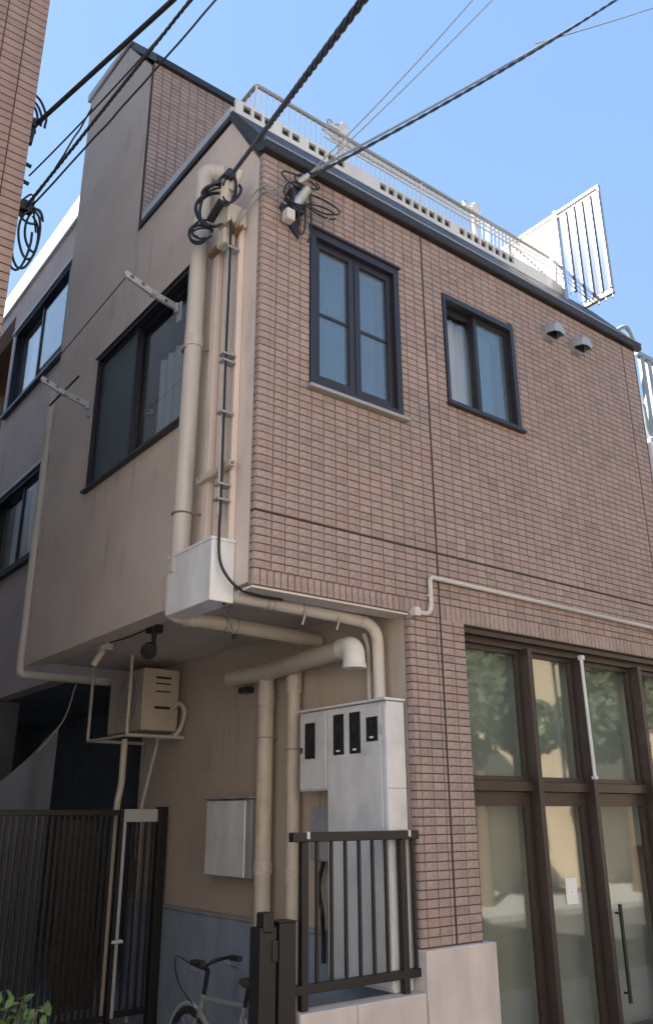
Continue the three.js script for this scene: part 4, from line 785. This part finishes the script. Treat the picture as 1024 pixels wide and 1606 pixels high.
{ // anchor on the side wall
  const t = thing('cable_anchor', 'cable anchor with coiled black loops on the beige side wall beside the drain pipe', 'cable anchor', [-0.12, 5.5, -0.25]);
  const U = V(0.72, 0, 0.7).normalize(), Y = V(0, 1, 0);
  part('bracket', [rb(-0.16, -0.001, 5.50, 5.66, -0.33, -0.19, 0.012)], M.pvc, t);
  part('insulator', [cyl([-0.17, 5.66, -0.22], [-0.19, 5.80, -0.17], 0.045, 0.034), cyl([-0.16, 5.72, -0.16], [-0.13, 5.86, -0.10], 0.028)], M.pvcGrey, t);
  part('clamp', [rb(-0.22, -0.15, 5.78, 5.86, -0.22, -0.10, 0.015), cyl([-0.18, 5.62, -0.40], [-0.18, 5.70, -0.20], 0.03)], M.frame, t);
  for (const [c, ru, rv, a0, a1] of [[[-0.19, 5.66, -0.32], 0.17, 0.16, 0.4, 5.6], [[-0.20, 5.66, -0.30], 0.15, 0.18, 1.0, 6.4], [[-0.21, 5.70, -0.14], 0.075, 0.15, -2.4, 2.6], [[-0.19, 5.70, -0.13], 0.06, 0.13, -2.6, 2.8], [[-0.20, 5.56, -0.50], 0.10, 0.075, 0.2, 5.9], [[-0.20, 5.55, -0.48], 0.08, 0.05, 0.0, 5.2], [[-0.20, 5.57, -0.52], 0.09, 0.09, 0.9, 5.4], [[-0.20, 5.68, -0.34], 0.14, 0.13, 0.6, 3.9], [[-0.22, 5.64, -0.28], 0.12, 0.20, 0.8, 4.4], [[-0.20, 5.72, -0.22], 0.16, 0.11, -0.6, 3.4], [[-0.19, 5.58, -0.46], 0.11, 0.08, 0.8, 4.2]])
    part('cable_loop', tube(loopPts(c, U, Y, ru * 0.85, rv * 0.9, a0, a1), 0.0065 + 0.005 * rnd(), false, 8, 60), M.cable, t);
  part('drop_cable', tube([[-0.18, 5.78, -0.20], [-0.15, 5.62, -0.21], [-0.13, 5.5, -0.20], [-0.12, 5.40, -0.215]], 0.012, false, 8), M.cable, t);
  part('link_wire', [tube([[-0.1, 5.50, -0.19], [-0.04, 5.68, -0.08], [0.0, 5.72, 0.03], [0.16, 5.66, 0.08]], 0.006, false, 6), tube([[-0.1, 5.46, -0.19], [-0.03, 5.62, -0.07], [0.01, 5.68, 0.02], [0.14, 5.60, 0.08]], 0.006, false, 6)], M.cableGrey, t);
  part('splice_box', rb(-0.15, -0.05, 5.36, 5.50, -0.36, -0.25, 0.02), M.pvc, t);
}
{ // anchor on the tile wall
  const t = thing('cable_bracket', 'metal cable bracket with tangled wires on the tiles beside the casement window', 'cable anchor', [0.25, 5.4, 0.05]);
  part('plate', [slabXY(poly([[0.13, 5.62], [0.22, 5.84], [0.30, 5.74], [0.29, 5.42], [0.17, 5.54]]), 0.004, 0.02), rb(0.20, 0.30, 5.60, 5.80, 0.02, 0.075, 0.01)], M.frame, t);
  part('insulator', [cyl([0.24, 5.66, 0.04], [0.29, 5.78, 0.13], 0.045, 0.03), cyl([0.2, 5.80, 0.04], [0.30, 5.90, 0.12], 0.025)], M.galv, t);
  part('terminal', rb(0.135, 0.205, 5.48, 5.57, 0.03, 0.10, 0.01), M.pvcGrey, t);
  for (const [c, ru, rv, a0, a1] of [[[0.30, 5.60, 0.08], 0.05, 0.24, -1.2, 3.6], [[0.26, 5.60, 0.08], 0.04, 0.20, -2.2, 2.6], [[0.24, 5.84, 0.09], 0.14, 0.05, 0, 5], [[0.22, 5.72, 0.09], 0.10, 0.09, 1, 5.5], [[0.44, 5.68, 0.09], 0.12, 0.04, 0.5, 6], [[0.42, 5.72, 0.10], 0.15, 0.06, -2.2, 2.4], [[0.30, 5.86, 0.1], 0.10, 0.045, 2, 7]])
    part('wire_loop', tube(loopPts(c, V(1, 0, 0.1), V(0, 1, 0), ru, rv, a0, a1), 0.0065, false, 6, 50), M.cable, t);
  part('wire_tail', [tube([[0.36, 5.7, 0.1], [0.5, 5.72, 0.12], [0.6, 5.68, 0.10]], 0.004, false, 6), tube([[0.34, 5.62, 0.1], [0.46, 5.60, 0.1], [0.50, 5.66, 0.1]], 0.004, false, 6), tube([[0.14, 5.72, 0.06], [0.05, 5.70, 0.04], [-0.02, 5.66, 0.02]], 0.005, false, 6)], M.cableGrey, t);
}
const NXA = -1.50;
for (const [y, z, lbl, kind] of [[5.66, -0.34, 'dark cable clamp at the edge of the tiled building where the thick cable ends', 0], [5.30, -0.34, 'pair of small dark hooks at the edge of the tiled building between the two clamps', 2], [5.03, -0.33, 'dark cable clamp with long drooping loops at the edge of the tiled building', 1]]) {
  const t = thing('wall_clamp', lbl, 'cable clamp', [NXA, y, z]);
  if (kind === 2) { for (const d of [0.07, -0.06]) part('hook', cyl([NXA - 0.06, y + d, z], [NXA + 0.055, y + d - 0.02, z], 0.012), M.black, t); continue; }
  part('bracket', [rb(NXA - 0.055, NXA + 0.05, y - 0.03, y + 0.03, z - 0.04, z + 0.04, 0.012), cyl([NXA - 0.06, y + 0.05, z], [NXA + 0.06, y + 0.03, z], 0.014), cyl([NXA - 0.06, y - 0.06, z], [NXA + 0.05, y - 0.045, z], 0.014)], M.black, t);
  const Ux = V(1, 0, 0), Y = V(0, 1, 0);
  if (kind === 0) {
    for (const [dx, h] of [[0.10, 0.22], [0.075, 0.17], [0.05, 0.14]]) part('jumper', tube([[NXA - 0.055, y + h + 0.02, z], [NXA + dx * 0.4, y + h, z], [NXA + dx, y + h * 0.5, z], [NXA + dx, y + 0.02, z]], 0.008, false, 6), M.cable, t);
    part('tail', cyl([NXA + 0.03, y - 0.03, z], [NXA + 0.02, y - 0.15, z], 0.02), M.black, t);
  } else {
    for (const [c, ru, rv, a0, a1] of [[[0.07, -0.20, 0], 0.075, 0.20, 1.7, 7.4], [[0.09, -0.17, 0.02], 0.06, 0.17, 1.9, 7.6], [[0.04, -0.21, 0], 0.07, 0.21, 2.4, 6.6], [[0.12, -0.12, 0], 0.05, 0.15, 0.6, 5.0], [[0.08, -0.03, 0.01], 0.07, 0.06, 0, 5.5]]) part('cable_loop', tube(loopPts([NXA + c[0], y + c[1], z + c[2]], Ux, Y, ru, rv, a0, a1), 0.0075, false, 6, 60), M.cable, t);
    part('jumper', [tube([[NXA + 0.01, y + 0.02, z], [NXA + 0.08, y + 0.12, z], [NXA + 0.1, y + 0.02, z], [NXA + 0.13, y - 0.13, z]], 0.006, false, 6), rb(NXA + 0.02, NXA + 0.09, y - 0.02, y + 0.05, z - 0.03, z + 0.03, 0.01)], M.cable, t);
  }
}
const oc = (geos, m, label) => solo('overhead_cable', geos, m, label, 'cable', 'overhead cables');
oc(twisted([-0.18, 5.82, -0.16], [-1.31, 3.906 + 0.02, 2.6], -0.0, 0.0095, 0.0050, 13, 3), M.cable, 'thick black cable rising from the coiled anchor on the side wall to the top edge');
oc(twisted([0.30, 5.88, 0.13], [3.305, 9.005, 1.0], 0.05, 0.008, 0.005, 14, 2), M.cable, 'black twisted cable from the tile wall bracket to the upper right');
oc(tube(wobble([0.31, 5.93, 0.13], [3.38, 9.08, 1.0], 0.03), 0.009, false, 8, 60), M.cableGrey, 'pale grey cable running beside the twisted one to the upper right');
oc(tube(wobble([0.33, 5.96, 0.12], [1.18, 7.40, 1.0], 0.03), 0.0045, false, 6, 40), M.cableGrey, 'thin wire from the tile wall bracket to the top edge, left of two');
oc(tube(wobble([0.35, 5.94, 0.12], [1.41, 7.57, 1.0], 0.02), 0.0045, false, 6, 40), M.cableGrey, 'thin wire from the tile wall bracket to the top edge, right of two');
oc(tube(wobble([2.35, 8.05, 0.7], [4.06, 9.47, 1.0], 0.01), 0.006, false, 6, 30), M.cableGrey, 'thin wire leaving the grey cable towards the right edge');
oc([tube(wobble([NXA + 0.04, 5.66, -0.34], [-1.198, 5.60, 1.0], 0.0), 0.014, false, 10, 30)], M.cable, 'thickest black cable from the upper clamp on the tiled building to the top edge');
oc(twisted([NXA + 0.06, 5.06, -0.33], [-1.105, 5.67, 1.0], 0.0, 0.005, 0.005, 14, 3), M.cable, 'twisted black cable from the lower clamp to the top edge, left strand pair');
oc(tube(wobble([NXA + 0.08, 5.05, -0.31], [-0.955, 5.79, 1.0], 0.02, 16, 0.002), 0.006, false, 8, 60), M.cable, 'slim black cable from the lower clamp to the top edge, rightmost of the left bundle');
oc(tube(wobble([NXA + 0.05, 5.28, -0.34], [-1.085, 5.70, 1.0], 0.03), 0.0048, false, 6, 40), M.cable, 'thin black cable from the small hooks to the top edge');
oc(tube(wobble([NXA + 0.05, 5.02, -0.30], [-1.33, 5.36, 0.3], 0.04, 12, 0.003), 0.005, false, 6, 40), M.cable, 'short slack wire above the drooping loops');

// ------------------------------------------------------------------ shrub at the lower left
{
  const t = thing('shrub', 'green leafy shrub at the lower left corner', 'shrub', [-1.55, 0, 0.6]);
  const leaf = (() => { const s = new THREE.Shape(); s.moveTo(0, 0); s.quadraticCurveTo(0.014, 0.012, 0.012, 0.026); s.quadraticCurveTo(0.008, 0.04, 0, 0.046); s.quadraticCurveTo(-0.008, 0.04, -0.012, 0.026); s.quadraticCurveTo(-0.014, 0.012, 0, 0); const g = new THREE.ShapeGeometry(s, 4), p = g.attributes.position; for (let i = 0; i < p.count; i++) p.setZ(i, Math.abs(p.getX(i)) * 0.5 - p.getY(i) * p.getY(i) * 4); g.computeVertexNormals(); return g; })();
  const leafM = [[0.06, 0.12, 0.035], [0.085, 0.15, 0.04], [0.05, 0.10, 0.03], [0.12, 0.18, 0.05]].map(c => new THREE.MeshPhysicalMaterial({ color: lin(...c), roughness: 0.5, side: THREE.DoubleSide, transmission: 0.15, thickness: 0 }));
  const stemM = mk([0.10, 0.08, 0.045], 0.8); let n = 0;
  for (let k = 0; k < 15; k++) {
    const top = V(rr(-1.50, -1.25), rr(0.93, 1.07), 0.6 + rr(-0.13, 0.13)), bot = V(-1.55 + rr(-0.05, 0.05), 0, 0.6 + rr(-0.05, 0.05)); top.y -= Math.max(0, top.x + 1.36) * 0.6;
    const mid = bot.clone().lerp(top, 0.5).add(V(rr(-0.04, 0.04), 0.05, rr(-0.04, 0.04)));
    const st = part('stem', tube([bot, mid, top], 0.005, false, 5, 12), stemM, t);
    const cv = new THREE.CatmullRomCurve3([bot, mid, top]);
    for (let j = 0; j < 20; j++) { const p = cv.getPoint(0.72 + 0.28 * (j + 1) / 20).add(V(rr(-0.045, 0.045), rr(-0.03, 0.03), rr(-0.045, 0.045))), m = new THREE.Mesh(leaf, leafM[Math.floor(rnd() * 4)]); m.name = 'leaf'; const sc = rr(0.6, 1.15); m.scale.setScalar(sc); m.position.copy(p).sub(t.position); m.rotation.set(rr(-1.3, 0.3), rnd() * 6.28, rr(-0.9, 0.9), 'YXZ'); m.castShadow = m.receiveShadow = true; st.add(m); n++; }
  }
}

// ------------------------------------------------------------------ across the street, behind the camera: what the shop glass mirrors, and an added bounce wall
{
  const t = thing('opposite_house', 'sunlit ochre house across the street, mirrored in the shop glass', 'house', [14, 0, 14]);
  part('wall', bx(1.5, 40, 0, 7.6, 9.6, 16), mk([0.68, 0.55, 0.40], 0.9, { map: T.streak }), t);
  part('roof', slabZY(poly([[9.2, 7.61], [16.4, 7.61], [12.8, 9.4]]), 1.2, 40.3), M.dark, t);
  for (let k = 0; k < 8; k++) { const x = 3.2 + k * 4.4, w = part('window', rb(x, x + 1.7, 4.6, 6.0, 9.54, 9.598, 0.01), M.frame, t); part('pane', bx(x + 0.08, x + 1.62, 4.68, 5.92, 9.52, 9.535), M.darkGlass, w); }
  const t2 = thing('bounce_building', 'unseen cream building added across the street to bounce sunlight', 'building', [-14, 0, 12]);  // added behind the viewer to throw warm bounce light on the fronts
  part('wall', bx(-30, 1.2, 0, 9.2, 8.9, 16), M.sunWall, t2);
  part('coping', rb(-30.1, 1.25, 9.201, 9.3, 8.85, 16, 0.02), M.dark, t2);
  const tree = (x, z, h, cr, label, n) => {
    const o = thing('street_tree', label, 'tree', [x, 0, z], 'trees across the street');
    part('trunk', [cyl([x, 0, z], [x + 0.1, h * 0.55, z], 0.16, 0.10, 10), cyl([x + 0.1, h * 0.5, z], [x - 0.5, h * 0.8, z + 0.3], 0.08, 0.03, 8), cyl([x + 0.1, h * 0.5, z], [x + 0.7, h * 0.85, z - 0.2], 0.08, 0.03, 8), cyl([x + 0.08, h * 0.45, z], [x + 0.2, h * 0.85, z + 0.5], 0.07, 0.03, 8)], mk([0.12, 0.09, 0.065], 0.95), o);
    const g = new THREE.PlaneGeometry(0.10, 0.17), im = new THREE.InstancedMesh(g, new THREE.MeshPhysicalMaterial({ color: lin(0.065, 0.09, 0.045), roughness: 0.7, side: THREE.DoubleSide, transmission: 0.2, thickness: 0 }), n), m = new THREE.Matrix4(), q = new THREE.Quaternion();
    const cl = [...Array(14).keys()].map(() => { const a = rnd() * 6.28, e = rr(-0.6, 1), R = rr(0.45, 0.8) * cr; return V(Math.cos(a) * R * Math.cos(e), h * 0.72 + Math.sin(e) * R * 1.1, Math.sin(a) * R * Math.cos(e)); });
    for (let i = 0; i < n; i++) { const c = cl[i % 14], d = V(rr(-1, 1), rr(-1, 1), rr(-1, 1)); if (d.length() > 1) d.normalize(); d.multiplyScalar(cr * 0.42); q.setFromEuler(new THREE.Euler(rnd() * 6.28, rnd() * 6.28, rnd() * 6.28)); m.compose(c.clone().add(d), q, V(1, 1, 1)); im.setMatrixAt(i, m); }
    im.name = 'crown'; im.userData.kind = 'stuff'; im.castShadow = im.receiveShadow = true; o.add(im);
  };
  tree(7.4, 7.7, 5.4, 1.5, 'broad street tree across the street nearest the shop front', 5200);
  tree(10.6, 7.9, 5.0, 1.4, 'middle street tree across the street in front of the ochre house', 4600);
  tree(15.5, 7.8, 5.6, 1.5, 'farthest street tree across the street to the right', 4600);
}

renderer.render(scene, camera);
